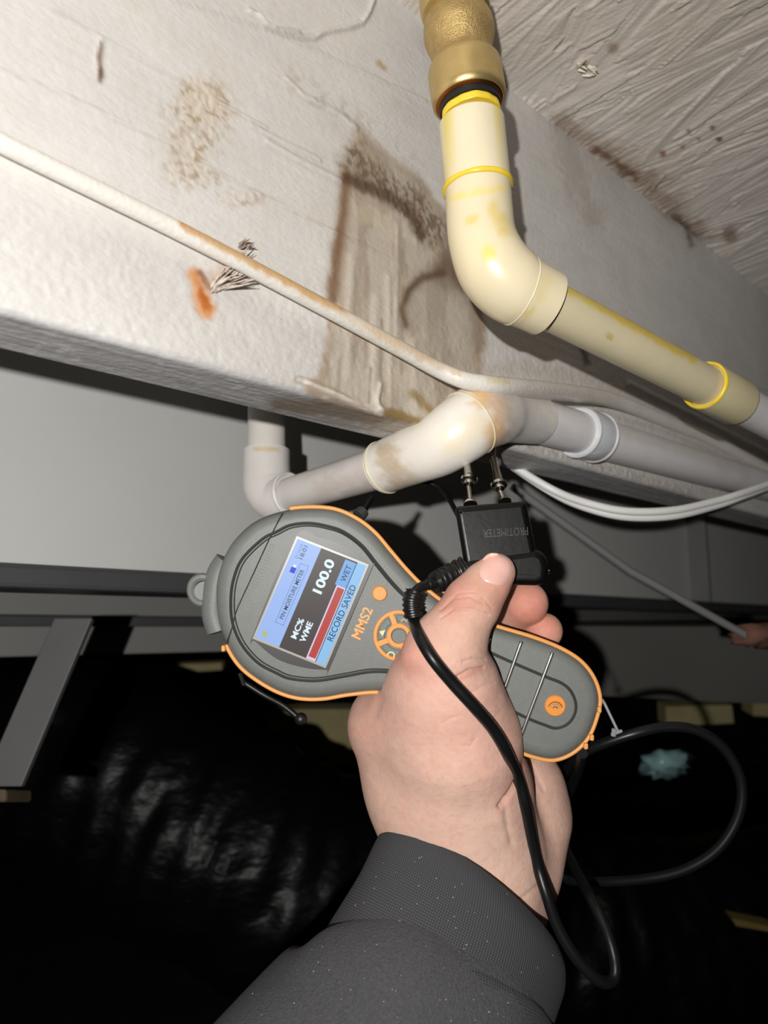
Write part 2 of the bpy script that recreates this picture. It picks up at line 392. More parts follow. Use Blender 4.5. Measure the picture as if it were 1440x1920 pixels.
# rust weep
mm = sstep(27, 6, seg_dist(px, py, [(364, 518), (372, 540), (384, 558), (390, 574)]) + jit * 1.0); C = lerpcol(C, mm * 0.9, (206, 138, 72))
mm = sstep(12, 2, seg_dist(px, py, [(376, 545), (386, 562), (392, 572)]) + jit * 0.8); C = lerpcol(C, mm * 0.9, (176, 92, 30))
mm = sstep(12, 2, seg_dist(px, py, [(376, 510), (386, 528), (395, 540)]) + jit * 0.4); C = lerpcol(C, mm * 0.85, (128, 72, 34))
mm = sstep(44, 8, seg_dist(px, py, [(400, 525), (455, 500)]) * 1.3 + jit * 0.5); C = lerpcol(C, mm * 0.5, (176, 148, 122))
# scrim dimples pressed into the paint
for cx, cy, rx, ry in ((720, 290, 130, 95), (1040, 480, 85, 55), (760, 200, 90, 60), (980, 440, 40, 60)):
    mm = sstep(1.1, 0.5, np.hypot((px - cx) / rx, (py - cy) / ry) + jit * 0.008) * face
    dd = np.sin(X * 2200 + S * 500) * np.sin(S * 2200 + 0.4 * np.sin(X * 200)); hgt += mm * dd * 0.00022
# long ridges and runs in the paint
for pts, wd, h_ in (([(468, 20), (485, 30), (500, 48), (530, 62), (560, 68), (590, 70), (612, 58), (650, 52), (680, 42), (692, 22), (700, 0)], 4, .0016),
                    ([(482, 30), (498, 46), (520, 56), (560, 60)], 4, .0012),
                    ([(320, 0), (520, 60), (800, 190)], 2, .0005), ([(100, 20), (330, 150), (500, 240)], 2, .0004),
                    ([(535, 145), (570, 180), (640, 215), (668, 240)], 4, .0007), ([(500, 265), (560, 300), (640, 340)], 4, .0009), ([(470, 235), (540, 270), (600, 300)], 3, .0006),
                    ([(0, 130), (150, 190), (420, 330), (700, 470)], 2, .0004), ([(1060, 590), (1150, 640), (1300, 700), (1440, 740)], 5, .0008),
                    ([(1120, 760), (1250, 800), (1340, 840), (1440, 900)], 6, .0018), ([(1180, 720), (1300, 780), (1440, 850)], 6, .0015)):
    mm = np.exp(-((seg_dist(px, py, pts) + jit * 0.12) / wd) ** 2) * face; hgt += mm * h_
    C = lerpcol(C, np.exp(-((seg_dist(px, py, pts) - wd * 1.5 + jit * 0.1) / (wd * 0.6)) ** 2) * 0.18 * face, (120, 104, 92))
# grey mould speckle above stain
mm = sstep(60, 0, seg_dist(px, py, [(540, 140), (600, 190), (660, 230), (760, 330)]) + jit * 1.5) * face; C = lerpcol(C, mm * sstep(0.5, .7, n2) * 0.4, (150, 142, 134))
# brown seep along the ceiling corner and marks low right
cor = seg_dist(px, py, [(1030, 215), (1100, 255), (1160, 300), (1230, 360), (1300, 440)])
C = lerpcol(C, sstep(26, 0, cor + jit * 0.8) * sstep(0.35, 0.6, n3) * 0.75 * face, (128, 102, 82))
mm = sstep(40, 0, seg_dist(px, py, [(1060, 250), (1080, 330), (1110, 400)]) + jit * 1.6) * face; C = lerpcol(C, mm * 0.35, (150, 132, 112))
mm = sstep(14, 0, seg_dist(px, py, [(1285, 415), (1295, 460)]) + jit * 0.5); C = lerpcol(C, mm * 0.8, (92, 76, 64))
mm = sstep(14, 0, seg_dist(px, py, [(1090, 650), (1100, 680)]) + jit * 0.5); C = lerpcol(C, mm * 0.8, (104, 84, 70))
mm = sstep(30, 0, seg_dist(px, py, [(930, 690), (1080, 700), (1200, 760), (1400, 860)]) + jit * 1.2) * face; C = lerpcol(C, mm * 0.3, (168, 146, 128))
mm = sstep(14, 0, seg_dist(px, py, [(950, 828), (1100, 868), (1300, 930)]) + jit * 0.6); C = lerpcol(C, mm * 0.35, (176, 160, 146)); hgt += mm * (n2 - .5) * 0.0012
C *= (0.97 + 0.06 * n2)[..., None]
hgt = np.where(bot, hgt * 0.25 + (n4 - .5) * 0.0004, hgt); Pn[..., 1] += NY * hgt; Pn[..., 2] += NZ * hgt * (Z < H - 0.001)
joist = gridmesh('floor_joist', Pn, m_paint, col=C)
tag(joist, 'white painted timber joist with large brown water stain, running along under the ceiling board', 'joist')
# torn splinters over the nail
sp = []
for k in range(90):
    a = random.uniform(-0.2, 1.2); bx = random.uniform(395, 425); by = 540 - (bx - 395) * 0.4 + random.uniform(-12, 12)
    L_ = random.uniform(36, 88); ang = random.uniform(-0.95, -0.15)
    p0 = onY(bx, by, -0.0005); p1 = onY(bx + L_ * .6 * math.cos(ang), by + L_ * .6 * math.sin(ang), -0.002 - random.random() * .003); p2 = onY(bx + L_ * math.cos(ang), by + L_ * math.sin(ang), -0.003 - random.random() * .007)
    sp.append(sweep_data([p0, p1, p2], [0.0005, 0.00045, 0.0001], 5))
mgeo('splinters', sp, mat('torn_wood', (200, 186, 174), 0.8, var=0.45, vscale=400), joist)
sp = []
for k in range(14):
    ang = random.uniform(-0.9, -0.2); bx = random.uniform(448, 462); by = random.uniform(456, 466)
    sp.append(sweep_data([onY(bx, by, -0.0005), onY(bx + 16 * math.cos(ang), by + 16 * math.sin(ang), -0.006)], [0.0007, 0.0001], 5))
mgeo('splinters', sp, mat('torn_wood_dark', (140, 124, 110), 0.8), joist)

# ---- ceiling: painted strand board
xs = np.concatenate([np.arange(-1.3, 0.0, 0.1), np.arange(0.0, 0.62, 0.0011), np.arange(0.62, 1.0, 0.004), np.arange(1.0, 4.4, 0.2)])
ys = np.concatenate([np.arange(-1.6, -0.26, 0.08), np.arange(-0.26, 0.012, 0.0011), np.arange(0.05, 4.2, 0.2)])
X, Y = np.meshgrid(xs, ys)
hh = np.zeros(X.shape); tone = np.zeros(X.shape)
v = onZ(1400, 170, H) - onZ(1000, 400, H); base = math.atan2(v[1], v[0])
for k in range(1500):
    cx = random.uniform(0, 0.8); cy = random.uniform(-0.28, 0.02); a = base + random.gauss(0, 0.22); L_ = random.uniform(0.035, 0.085); W_ = random.uniform(0.003, 0.011)
    i0, i1 = np.searchsorted(xs, [cx - L_, cx + L_]); j0, j1 = np.searchsorted(ys, [cy - L_, cy + L_])
    xx = X[j0:j1, i0:i1] - cx; yy = Y[j0:j1, i0:i1] - cy
    u_ = xx * math.cos(a) + yy * math.sin(a); v_ = -xx * math.sin(a) + yy * math.cos(a)
    ins = (abs(u_) < L_ * (0.9 + 0.08 * np.sin(v_ * 900 + k))) & (abs(v_) < W_)
    g = random.random() * 0.0009 + (v_ / W_) * random.uniform(-0.0005, 0.0005) + (vnoise(u_ * 18 + k, v_ * 700, k) - 0.5) * 0.0008
    hh[j0:j1, i0:i1][ins] = g[ins]; tone[j0:j1, i0:i1][ins] = random.random()
n1 = fbm(X * 60, Y * 60, 4, 101); n2 = fbm(X * 300, Y * 300, 3, 105); n3 = fbm(X * 10, Y * 10, 4, 110)
hh += (n2 - 0.5) * 0.0002 + (n3 - .5) * 0.002
Pn = np.stack([X, Y, H - hh - 0.0002], -1)
px, py, dp = proj(Pn.reshape(-1, 3)); px = px.reshape(X.shape); py = py.reshape(X.shape); jit = (n1 - 0.5) * 40 + (n2 - 0.5) * 20
C = np.ones(X.shape + (3,)) * np.array(lin((230, 222, 214)))
C *= (0.95 + 0.06 * tone)[..., None]
C = lerpcol(C, sstep(0.45, 0.7, n3) * 0.3, (196, 182, 160))
vis = dp.reshape(X.shape) > 0
cor = seg_dist(px, py, [(1060, 240), (1120, 275), (1180, 320), (1240, 370), (1300, 440)])
C = lerpcol(C, sstep(48, 0, cor + jit * 1.3) * 0.65 * vis, (150, 122, 100))
C = lerpcol(C, sstep(14, 0, seg_dist(px, py, [(1115, 278), (1150, 300), (1190, 330)]) + jit * .6) * 0.85 * vis, (112, 80, 54))
C = lerpcol(C, sstep(16, 0, seg_dist(px, py, [(1270, 410), (1290, 440)]) + jit * .6) * 0.8 * vis, (100, 84, 72))
for x0, y0, r0, c0 in ((1243, 288, 12, (150, 74, 26)), (1290, 245, 9, (140, 110, 84)), (1310, 262, 9, (124, 96, 72)), (1335, 240, 9, (120, 92, 70)), (1348, 260, 8, (80, 64, 52)), (1280, 275, 10, (170, 140, 96)), (1095, 125, 16, (160, 140, 120)), (1150, 90, 16, (170, 152, 134)), (1370, 440, 22, (156, 132, 108))):
    C = lerpcol(C, sstep(r0, r0 * 0.2, np.hypot(px - x0, py - y0) + jit * 0.3) * 0.85 * vis, c0)
ceil = gridmesh('ceiling', Pn[::-1], m_osb, col=C[::-1]); tag(ceil, kind='structure')
fl = []
for k in range(12):
    q = (random.uniform(1078, 1115), random.uniform(112, 142)); a = random.uniform(-1, 1)
    p0 = onZ(q[0], q[1], H - 0.001); p1 = onZ(q[0] + 14 * math.cos(a), q[1] + 14 * math.sin(a), H - random.uniform(0.002, 0.005))
    fl.append(sweep_data([p0, p1], [0.0012, 0.0003], 4))
mgeo('paint_flakes', fl, mat('flaking_paint', (222, 214, 200), 0.6), ceil)

# ---- floor and walls of the crawlspace
GZ = -0.85
def plane(name, a, b, c, d, m): return tag(mesh(name, [a, b, c, d], [(0, 1, 2, 3)], m, smooth=False), kind='structure')
xs = np.linspace(-1.3, 4.3, 120); ys = np.linspace(-1.6, 4.1, 120); X, Y = np.meshgrid(xs, ys)
Zg = GZ + (fbm(X * 3, Y * 3, 4, 200) - 0.5) * 0.05
C = np.ones(X.shape + (3,)) * np.array(lin((20, 17, 14)))
fo = gridmesh('floor', np.stack([X, Y, Zg], -1), m_soil); tag(fo, kind='structure')
plane('wall_back', (-1.3, 4.1, GZ - .05), (4.3, 4.1, GZ - .05), (4.3, 4.1, H), (-1.3, 4.1, H), m_wallf)
plane('wall_right', (4.3, 4.1, GZ - .05), (4.3, -1.6, GZ - .05), (4.3, -1.6, H), (4.3, 4.1, H), m_wallf)
plane('wall_left', (-1.3, -1.6, GZ - .05), (-1.3, 4.1, GZ - .05), (-1.3, 4.1, H), (-1.3, -1.6, H), m_wallf)
plane('wall_front', (4.3, -1.6, GZ - .05), (-1.3, -1.6, GZ - .05), (-1.3, -1.6, H), (4.3, -1.6, H), m_wallf)

# ---- steel beam behind the joist
def bar(name, x0, x1, y0, y1, z0, z1, m, parent=None, bv=0.002):
    V, Fc = box_data(((x0 + x1) / 2, (y0 + y1) / 2, (z0 + z1) / 2), ((x1 - x0) / 2, 0, 0), (0, (y1 - y0) / 2, 0), (0, 0, (z1 - z0) / 2))
    o = fixn(mesh(name, V, Fc, m, parent, smooth=False)); return bevel(o, bv) if bv else o
YB = 0.24
zb = onY(200, 1072, YB)[2]
beam = empty('steel_beam', (0, YB, zb)); tag(beam, 'grey painted steel beam behind the white joist, broad pale web and lower flange darkened by shade', 'beam')
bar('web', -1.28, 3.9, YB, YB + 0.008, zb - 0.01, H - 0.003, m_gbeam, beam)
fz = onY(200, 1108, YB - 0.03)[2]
bar('lower_flange', -1.28, 3.9, YB - 0.03, YB + 0.04, fz, zb, m_flange, beam, 0.003)  # flange coloured darker than the web to stand for shade under the beam
for pxx in (1290,):
    q = onY(pxx, 1000, YB)
    bar('stiffener', q[0] - 0.003, q[0] + 0.003, YB - 0.028, YB, zb, H - 0.003, m_gbeam2, beam, 0)
# ---- lower far beam
YF = 0.47
zt = onY(200, 1085, YF)[2]; zbt = onY(300, 1225, YF)[2]
fb = empty('timber_beam', (0, YF, zbt)); tag(fb, 'dark grey far beam seen below the flange of the pale steel beam', 'beam')
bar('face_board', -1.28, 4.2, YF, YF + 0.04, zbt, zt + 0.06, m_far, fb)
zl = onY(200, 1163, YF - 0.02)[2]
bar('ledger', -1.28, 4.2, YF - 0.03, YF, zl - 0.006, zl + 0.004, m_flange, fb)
# ---- diagonal brace at left
br = empty('steel_brace', P(90, 1300, 0.55)); tag(br, 'flat dark grey diagonal brace at far left, running down from the beam flange', 'brace')
a = P(140, 1160, 0.56); b = P(5, 1475, 0.52)
dx = (b - a); ex = P(40, 0, 0.54) - P(0, 0, 0.54); dn = np.cross(dx, ex); dn /= np.linalg.norm(dn)
V, Fc = box_data((a + b) / 2, dx / 2, ex * 0.92, dn * 0.003); bevel(fixn(mesh('flat_bar', V, Fc, m_strap, br, False)), 0.001)
V, Fc = box_data(P(5, 1492, 0.52), P(32, 0, .52) - P(0, 0, .52), P(0, 12, .52) - P(0, 0, .52), dn * 0.02); bevel(fixn(mesh('foot_block', V, Fc, m_wood, br, False)), 0.002)
# ---- pale boards far behind
def slab(name, pts, d, th, m, label, cat, group=None):
    n = len(pts); V = [P(x, y, d) for x, y in pts] + [P(x, y, d) - M[:, 2] * th for x, y in pts]
    Fc = [tuple(range(n)), tuple(reversed(range(n, 2 * n)))] + [(i, (i + 1) % n, n + (i + 1) % n, n + i) for i in range(n)]
    return tag(fixn(mesh(name, V, Fc, m, None, False)), label, cat, group)
slab('insulation_board', [(495, 1338), (560, 1330), (720, 1330), (730, 1440), (620, 1430), (560, 1390), (500, 1365)], 1.6, 0.05, m_creamfar, 'pale cream board low behind the hand, just left of the wrist', 'board', 'pale boards far behind')
slab('insulation_board', [(150, 1243), (260, 1249), (416, 1243), (416, 1256), (300, 1264), (180, 1262)], 1.5, 0.03, m_creamfar, 'thin cream board edge behind the black duct at left, below the far beam', 'board', 'pale boards far behind')
slab('insulation_board', [(1248, 1325), (1372, 1322), (1376, 1356), (1250, 1362)], 1.6, 0.05, m_creamfar, 'cream board above the black cable loop at right', 'board', 'pale boards far behind')
slab('insulation_board', [(1412, 1318), (1470, 1318), (1470, 1345), (1412, 1342)], 1.6, 0.05, m_creamfar, 'cream board at the right edge beside the board over the cable loop', 'board', 'pale boards far behind')
slab('girder_board', [(990, 1174), (1640, 1176), (1640, 1330), (990, 1298)], 1.1, 0.04, mat('girder_grey', (98, 97, 93), 0.8, var=0.15, vscale=6), 'dark grey board low at right, behind the fingers and below the steel beam', 'board')
slab('wood_stick', [(1372, 1722), (1450, 1738), (1470, 1752), (1380, 1736)], 0.95, 0.02, mat('yellow_wood', (120, 104, 52), 0.8), 'small yellowish stick on the dark ground at lower right', 'stick')

# ---- black wrapped duct on the ground
path = [P(-260, 1290, 1.25), P(-60, 1390, 1.08), P(150, 1440, 0.98), P(420, 1578, 0.93), P(700, 1715, 0.95), P(1000, 1760, 1.0), P(1300, 1765, 1.08), P(1700, 1680, 1.3)]
dw = RNG.rand(60) * 6.28
def ddisp(t, a):
    s = t * 30
    r = 1 + 0.022 * math.sin(s * 2.1 + 2 * math.sin(a * 2)) + 0.012 * math.sin(s * 5.3 + a * 3) + 0.012 * math.sin(s * 9.1 - a * 4 + 1.5 * math.sin(s))
    return r + 0.018 * abs(math.sin(s * 3.3 + a * 1.5 + math.sin(3 * a)))
duct = sweep('wrapped_duct', catmull(path, 40), 0.135, m_black, None, 110, True, ddisp, 180)
tag(duct, 'large black plastic-wrapped duct lying along the ground behind the arm', 'duct')
dbvh = BVHTree.FromPolygons([v.co for v in duct.data.vertices], [tuple(p.vertices) for p in duct.data.polygons])
def raydepth(bvh, px_, py_):
    r = Vector(M @ rayc(px_, py_)); h = bvh.ray_cast(Vector(CAM), r.normalized(), 10)
    return None if h[0] is None else h[3] / r.length
V, Fc, sz = text_geo('Via', 0.0, 1.25); W = []
ang = math.radians(24); ex = np.array([math.cos(ang), math.sin(ang)]); ey = np.array([ex[1], -ex[0]])
for v in V:
    q = np.array([390, 1597]) + ex * v[0] / sz[0] * 100 + ey * v[1] / sz[1] * 58
    d = raydepth(dbvh, q[0], q[1]) or 0.9
    W.append(P(q[0], q[1], d - 0.006))
mesh('lettering', W, Fc, mat('faint_grey_print', (34, 36, 39), 0.6), duct, False)
# crumpled plastic
bm = bmesh.new(); bmesh.ops.create_icosphere(bm, subdivisions=3, radius=1)
for v in bm.verts:
    c = v.co.copy(); k = 1 + 0.35 * math.sin(c.x * 7 + c.y * 5) * math.cos(c.z * 8 + c.x * 4) + 0.15 * math.sin(c.y * 19)
    q = P(1250 + c.x * 42 * k, 1432 - c.y * 26 * k, 1.05 + c.z * 0.03); v.co = Vector(q)
me = bpy.data.meshes.new('plastic_scrap'); bm.to_mesh(me); bm.free()
tag(link('plastic_scrap', me, m_bag), 'small crumpled pale teal plastic scrap seen inside the black cable loop', 'plastic')

# ---- rod and bracket at right behind
rod = sweep('steel_rod', [P(960, 912, 0.60), P(1180, 1070, 0.62), P(1400, 1192, 0.64)], 0.0032, m_gbeam2, None, 14)
tag(rod, 'thin grey rod slanting down right from behind the black probe', 'rod')
bm = bmesh.new(); bmesh.ops.create_icosphere(bm, subdivisions=3, radius=1)
for v in bm.verts:
    c = v.co.copy(); k = 1 + 0.25 * math.sin(c.x * 6 + c.z * 5) + 0.15 * math.sin(c.y * 11)
    v.co = Vector(P(1425 + c.x * 48 * k, 1190 + c.y * -22 * k - c.x * 4, 0.65 + c.z * 0.02))
me = bpy.data.meshes.new('rusty_clamp'); bm.to_mesh(me); bm.free()
tag(link('rusty_clamp', me, m_rag), 'reddish brown clamp at right edge where the thin grey rod ends', 'clamp')

# ================================================================ PIPES
def pipecol(o, base, spots):
    me = o.data; V = np.array([v.co[:] for v in me.vertices]); x, y, d = proj(V)
    n1 = fbm(x / 14, y / 14, 4, 300); n2 = fbm(x / 5, y / 5, 3, 301)
    c = np.ones((len(V), 3)) * np.array(lin(base))
    for pts, wd, st, rgb in spots:
        m_ = sstep(wd, wd * 0.25, seg_dist(x, y, pts) + (n1 - 0.5) * wd * 1.2 + (n2 - .5) * wd * .5) * st * (0.6 + 0.8 * n2)
        c = lerpcol(c, m_, rgb)
    a = me.color_attributes.new('Col', 'FLOAT_COLOR', 'POINT')
    a.data.foreach_set('color', np.concatenate([c, np.ones((len(V), 1))], 1).reshape(-1).astype(np.float32))
def chain(pts, n=10):            # (px,py,depth,r) -> smooth path and radii
    q = catmull(pts, n); return [P(a[0], a[1], a[2]) for a in q], [a[3] for a in q]
def ring(name, a, b, r, m, parent, w_=0.0012, t=None):     # bead lying round a pipe between a and b
    a = np.array(a); b = np.array(b); d = (b - a) / np.linalg.norm(b - a); u = np.cross(d, [0.2, 0.1, 0.9]); u /= np.linalg.norm(u); v = np.cross(d, u); V = []; Fc = []; n = 56; mseg = 8
    for i in range(n):
        th = 2 * math.pi * i / n; rad = math.cos(th) * u + math.sin(th) * v; ww = w_ * (1 + 0.10 * math.sin(3 * th) + 0.08 * math.sin(7 * th))
        for j in range(mseg):
            ph = 2 * math.pi * j / mseg; V.append(a + rad * (r + ww * 0.7 * math.cos(ph)) + d * ww * math.sin(ph))
    for i in range(n):
        for j in range(mseg):
            Fc.append((i * mseg + j, ((i + 1) % n) * mseg + j, ((i + 1) % n) * mseg + (j + 1) % mseg, i * mseg + (j + 1) % mseg))
    return fixn(mesh(name, V, Fc, m, parent))

# ---- cream supply pipe
up = M[2] * 0  # placeholder (world up is +Z)
v0 = P(884, 235, 0.352); v1 = P(897, 385, 0.346)
cp = empty('cream_water_pipe', v1); tag(cp, 'cream plastic water pipe with yellow glue joints dropping from the brass coupling and turning right', 'pipe')
st = lathe('pipe_stub', P(884, 228, 0.352), P(896, 352, 0.347), [(0, 0.0118), (0.01, 0.0142), (0.04, 0.0150), (1.06, 0.0150)], m_creamv, cp)
pipecol(st, (222, 210, 180), [([(822, 215), (935, 200)], 9, .7, (214, 196, 60)), ([(835, 320), (838, 360)], 26, .3, (228, 206, 130))])
pt, rd = chain([(896, 350, .347, .0149), (899, 400, .3455, .0150), (905, 450, .3445, .0153), (925, 500, .344, .0165), (958, 535, .346, .0166), (992, 553, .349, .0154), (1024, 569, .3525, .0150)], 8)
el = sweep('elbow', pt, rd, m_creamv, cp, 48)
pipecol(el, (222, 209, 176), [([(925, 395), (945, 430)], 20, .6, (216, 190, 90)), ([(912, 470), (915, 480)], 18, .8, (226, 206, 90)), ([(880, 415), (892, 408)], 12, .6, (214, 190, 90)), ([(1025, 520), (1010, 560)], 18, .25, (214, 190, 100)), ([(985, 590), (1000, 580)], 12, .5, (214, 190, 80)), ([(845, 370), (950, 350)], 10, .5, (230, 206, 80))])
# seam line and cast marks on the elbow
pe = [np.array(p) for p in pt]
k = 36
ring('seam_line', pe[k], pe[k + 2], rd[k] * 1.0, m_cream, el, 0.0004)
ring('glue_bead', P(896, 352, .347), P(897.5, 368, .3465), 0.0152, m_glue, cp, 0.0013)
cpx = [(1012, 563, .351), (1330, 727, .436)]
pp = [P(*cpx[0]), (P(*cpx[0]) + P(*cpx[1])) / 2, P(*cpx[1])]
n_ = 60; ax = P(*cpx[1]) - P(*cpx[0])
pi = sweep('pipe_length', [P(*cpx[0]) + ax * t for t in np.linspace(0, 1, n_)], 0.0112, m_creamv, cp, 48)
pipecol(pi, (216, 204, 170), [([(1050, 535), (1150, 590), (1300, 672)], 13, .9, (214, 186, 74)), ([(1020, 600), (1035, 570), (1050, 545)], 9, .7, (220, 200, 80)), ([(1138, 628), (1145, 632)], 7, .8, (190, 160, 60))])
# cast raised maker ring on elbow face
lb = P(867, 449, .33)
kk = []
ax_ = ax / np.linalg.norm(ax)
A = P(1322, 723, .4335); B = P(1386, 756.5, .4525)
cc = lathe('coupling', A, B, [(0, 0.0110), (0.0, 0.0138), (0.9, 0.0138), (0.96, 0.0132), (1.0, 0.0115)], m_creamv, cp)
pipecol(cc, (214, 202, 162), [])
ring('glue_bead', A - ax_ * 0.0003, A + ax_ * 0.002, 0.0128, m_glue, cp, 0.0016)
sweep('painted_pipe', [B, P(1640, 895, .56)], 0.0112, m_pipeg, cp, 32)

# ---- brass coupling
t0 = P(862, 92, 0.358); dvec = P(881, 200, .3535) - P(857, 40, 0.361); dvec /= np.linalg.norm(dvec)
end = P(880, 192, .354)
def al(s): return end - dvec * s
bc = empty('brass_coupling', end); tag(bc, 'brass push-fit coupling on top of the cream pipe, under the ceiling board', 'pipe fitting')
sweep('collar', [al(s) for s in (-0.0005, 0.0005, 0.003, 0.0155, 0.0175, 0.0195)], [0.0158, 0.0168, 0.0172, 0.0172, 0.0168, 0.0155], m_brass, bc, 56)
sweep('cast_body', [al(s) for s in (0.019, 0.0215, 0.024, 0.029, 0.033, 0.036, 0.040, 0.044, 0.0465)], [0.0150, 0.0136, 0.0136, 0.0150, 0.0163, 0.0167, 0.0163, 0.0150, 0.0135], m_brass_cast, bc, 56)
sweep('upper_collar', [al(s) for s in (0.0455, 0.047, 0.049, 0.062, 0.064)], [0.0125, 0.0158, 0.0164, 0.0164, 0.0150], m_brass, bc, 56)
sweep('grip_ring', [al(s) for s in (-0.0012, -0.0008, 0.0004)], [0.0140, 0.0152, 0.0160], m_copper, bc, 56)
sweep('rubber_seal', [al(s) for s in (-0.0045, -0.0040, 0.0005)], [0.0128, 0.0140, 0.0142], m_blackr, bc, 48)
sweep('glue_smear', [al(s) for s in (-0.0078, -0.0070, -0.0045)], [0.0132, 0.0136, 0.0132], m_glue, bc, 48, True, lambda t, a: 1 + .02 * math.sin(5 * a) + .01 * math.sin(13 * a))
sweep('upper_pipe', [al(0.062), al(0.082)], 0.0111, m_cream, bc, 32)

# ---- white pipe that passes under the joist
wp = empty('white_drain_pipe', P(900, 780, 0.40)); tag(wp, 'white water pipe passing under the joist and elbowing right along its stained face', 'pipe')
a = P(500, 745, 0.555); b = P(500, 860, 0.54)
o = sweep('riser_pipe', [a, b], 0.0133, m_pipev, wp, 40); pipecol(o, (226, 220, 212), [([(478, 780), (480, 836)], 10, .7, (224, 208, 160))])
sweep('riser_pipe_top', [P(500, 660, .565), a], 0.0133, m_pipeg, wp, 32)
pt, rd = chain([(500, 845, .541, .0162), (500, 880, .538, .0163), (503, 915, .534, .0170), (522, 935, .528, .0165), (545, 928, .520, .0153)], 8)
o = sweep('far_elbow', pt, rd, m_pipev, wp, 40); pipecol(o, (224, 219, 214), [([(480, 842), (520, 842)], 6, .6, (206, 180, 110))])
ring('hub_rim', P(544, 928, .520), P(556, 924, .516), 0.0148, m_cabw, wp, 0.0015)
a = P(538, 930, .522); b = P(728, 873, .425); n_ = 40
o = sweep('crossing_pipe', [a + (b - a) * t for t in np.linspace(0, 1, n_)], 0.0118, m_pipev, wp, 40)
pipecol(o, (232, 225, 220), [([(600, 912), (720, 885)], 26, .3, (186, 160, 136)), ([(650, 925), (720, 905)], 14, .4, (180, 160, 140))])
pt, rd = chain([(716, 878, .425, .0146), (745, 866, .417, .0149), (780, 852, .407, .0154), (822, 835, .399, .0162), (862, 808, .396, .0173), (893, 786, .400, .0176), (925, 779, .412, .0166), (950, 779, .424, .0152), (1005, 787, .448, .0142)], 9)
o = sweep('near_elbow', pt, rd, m_pipev, wp, 56)
pipecol(o, (232, 226, 216), [([(722, 845), (745, 905)], 34, .6, (192, 168, 136)), ([(720, 850), (770, 905)], 26, .35, (200, 176, 140)), ([(905, 735), (945, 760), (930, 820)], 34, .75, (214, 164, 104)), ([(890, 720), (900, 740)], 26, .4, (230, 190, 130)), ([(850, 830), (900, 800)], 40, .35, (236, 214, 160)), ([(965, 745), (1010, 830)], 60, .5, (206, 202, 202))])
pe = pt
ring('seam_line', pe[41], pe[44], rd[41] * 1.004, m_cream, o, 0.0006)
ring('seam_line', pe[2], pe[4], rd[2] * 1.002, m_cream, o, 0.0007)
a = P(1000, 787, .447); b = P(1440, 912, .70); n_ = 50
o = sweep('long_pipe', [a + (b + (b - a) * 0.6 - a) * t for t in np.linspace(0, 1, n_)], 0.0131, m_pipev, wp, 40)
pipecol(o, (228, 225, 225), [([(1150, 800), (1400, 880)], 22, .3, (190, 176, 164)), ([(1040, 790), (1060, 820)], 16, .2, (190, 180, 170))])
u_ = (b - a) / np.linalg.norm(b - a); c_ = a + u_ * 0.060
o = sweep('band_clamp', [c_ + u_ * s for s in (-.013, -.0125, -.008, .008, .0125, .013)], [.0128, .0150, .0158, .0158, .0150, .0128], m_band, wp, 8 * 6)
ring('clamp_rim', c_ + u_ * .009, c_ + u_ * .011, .0156, m_pipeg, wp, 0.0014)
ring('clamp_rim', c_ - u_ * .011, c_ - u_ * .009, .0152, m_pipeg, wp, 0.0014)

# ---- thin painted tube across the face
tp = [(-120, 205, -.008), (0, 267, -.008), (150, 341, -.008), (300, 415, -.008), (450, 492, -.009), (600, 572, -.010), (740, 648, -.012), (820, 692, -.016), (875, 714, -.024), (935, 723, -.030), (1000, 730, -.026), (1070, 737, -.018), (1120, 744, -.012), (1170, 758, -.008), (1250, 790, -.005), (1340, 828, -.003), (1440, 880, -.002), (1600, 960, -.002)]
pw = catmull([onY(*t) for t in tp], 14)
rdt = []
for p in pw:
    x, y, d = proj(np.array([p])); x = x[0]; d = d[0]
    rpx = np.interp(x, [0, 300, 600, 800, 900, 1000, 1120, 1200, 1440], [19, 17.5, 15.5, 15, 17, 18, 15, 12, 10]); rdt.append(rpx * d / F)
tu = sweep('thin_tube', pw, rdt, m_tube, None, 28)
pipecol(tu, (224, 220, 212), [([(345, 420), (470, 488), (640, 580)], 13, 1.0, (196, 148, 88)), ([(360, 428), (640, 582), (800, 670)], 18, .45, (206, 178, 140)), ([(700, 625), (860, 700)], 14, .5, (206, 176, 136)), ([(920, 712), (950, 716)], 12, .5, (204, 186, 120)), ([(1000, 730), (1300, 800)], 40, .3, (200, 186, 178))])
tag(tu, 'thin white painted metal tube with rusty patches slanting across the joist face', 'pipe')
# ---- white twin cable
for nm, off, lab in (('white_cable', 0, 'upper strand of the loose white cable hanging under the joist at right'), ('white_cable', 9, 'lower strand of the loose white cable hanging under the joist at right')):
    q = catmull([(915, 838 + off * .2, .52, 0), (960, 872 + off * .2, .51, 0), (1030, 915 + off * .6, .50, 0), (1090, 940 + off, .50, 0), (1170, 958 + off * 1.2, .50, 0), (1260, 957 + off * 1.2, .51, 0), (1340, 940 + off, .53, 0), (1400, 922 + off * .7, .55, 0), (1480, 895 + off * .5, .6, 0), (1600, 860, .7, 0)], 10)
    o = sweep(nm, [P(t[0], t[1], t[2] + off * .0004) for t in q], 0.0026, m_cabw, None, 14); tag(o, lab, 'cable', 'white cable strands hanging under the joist')

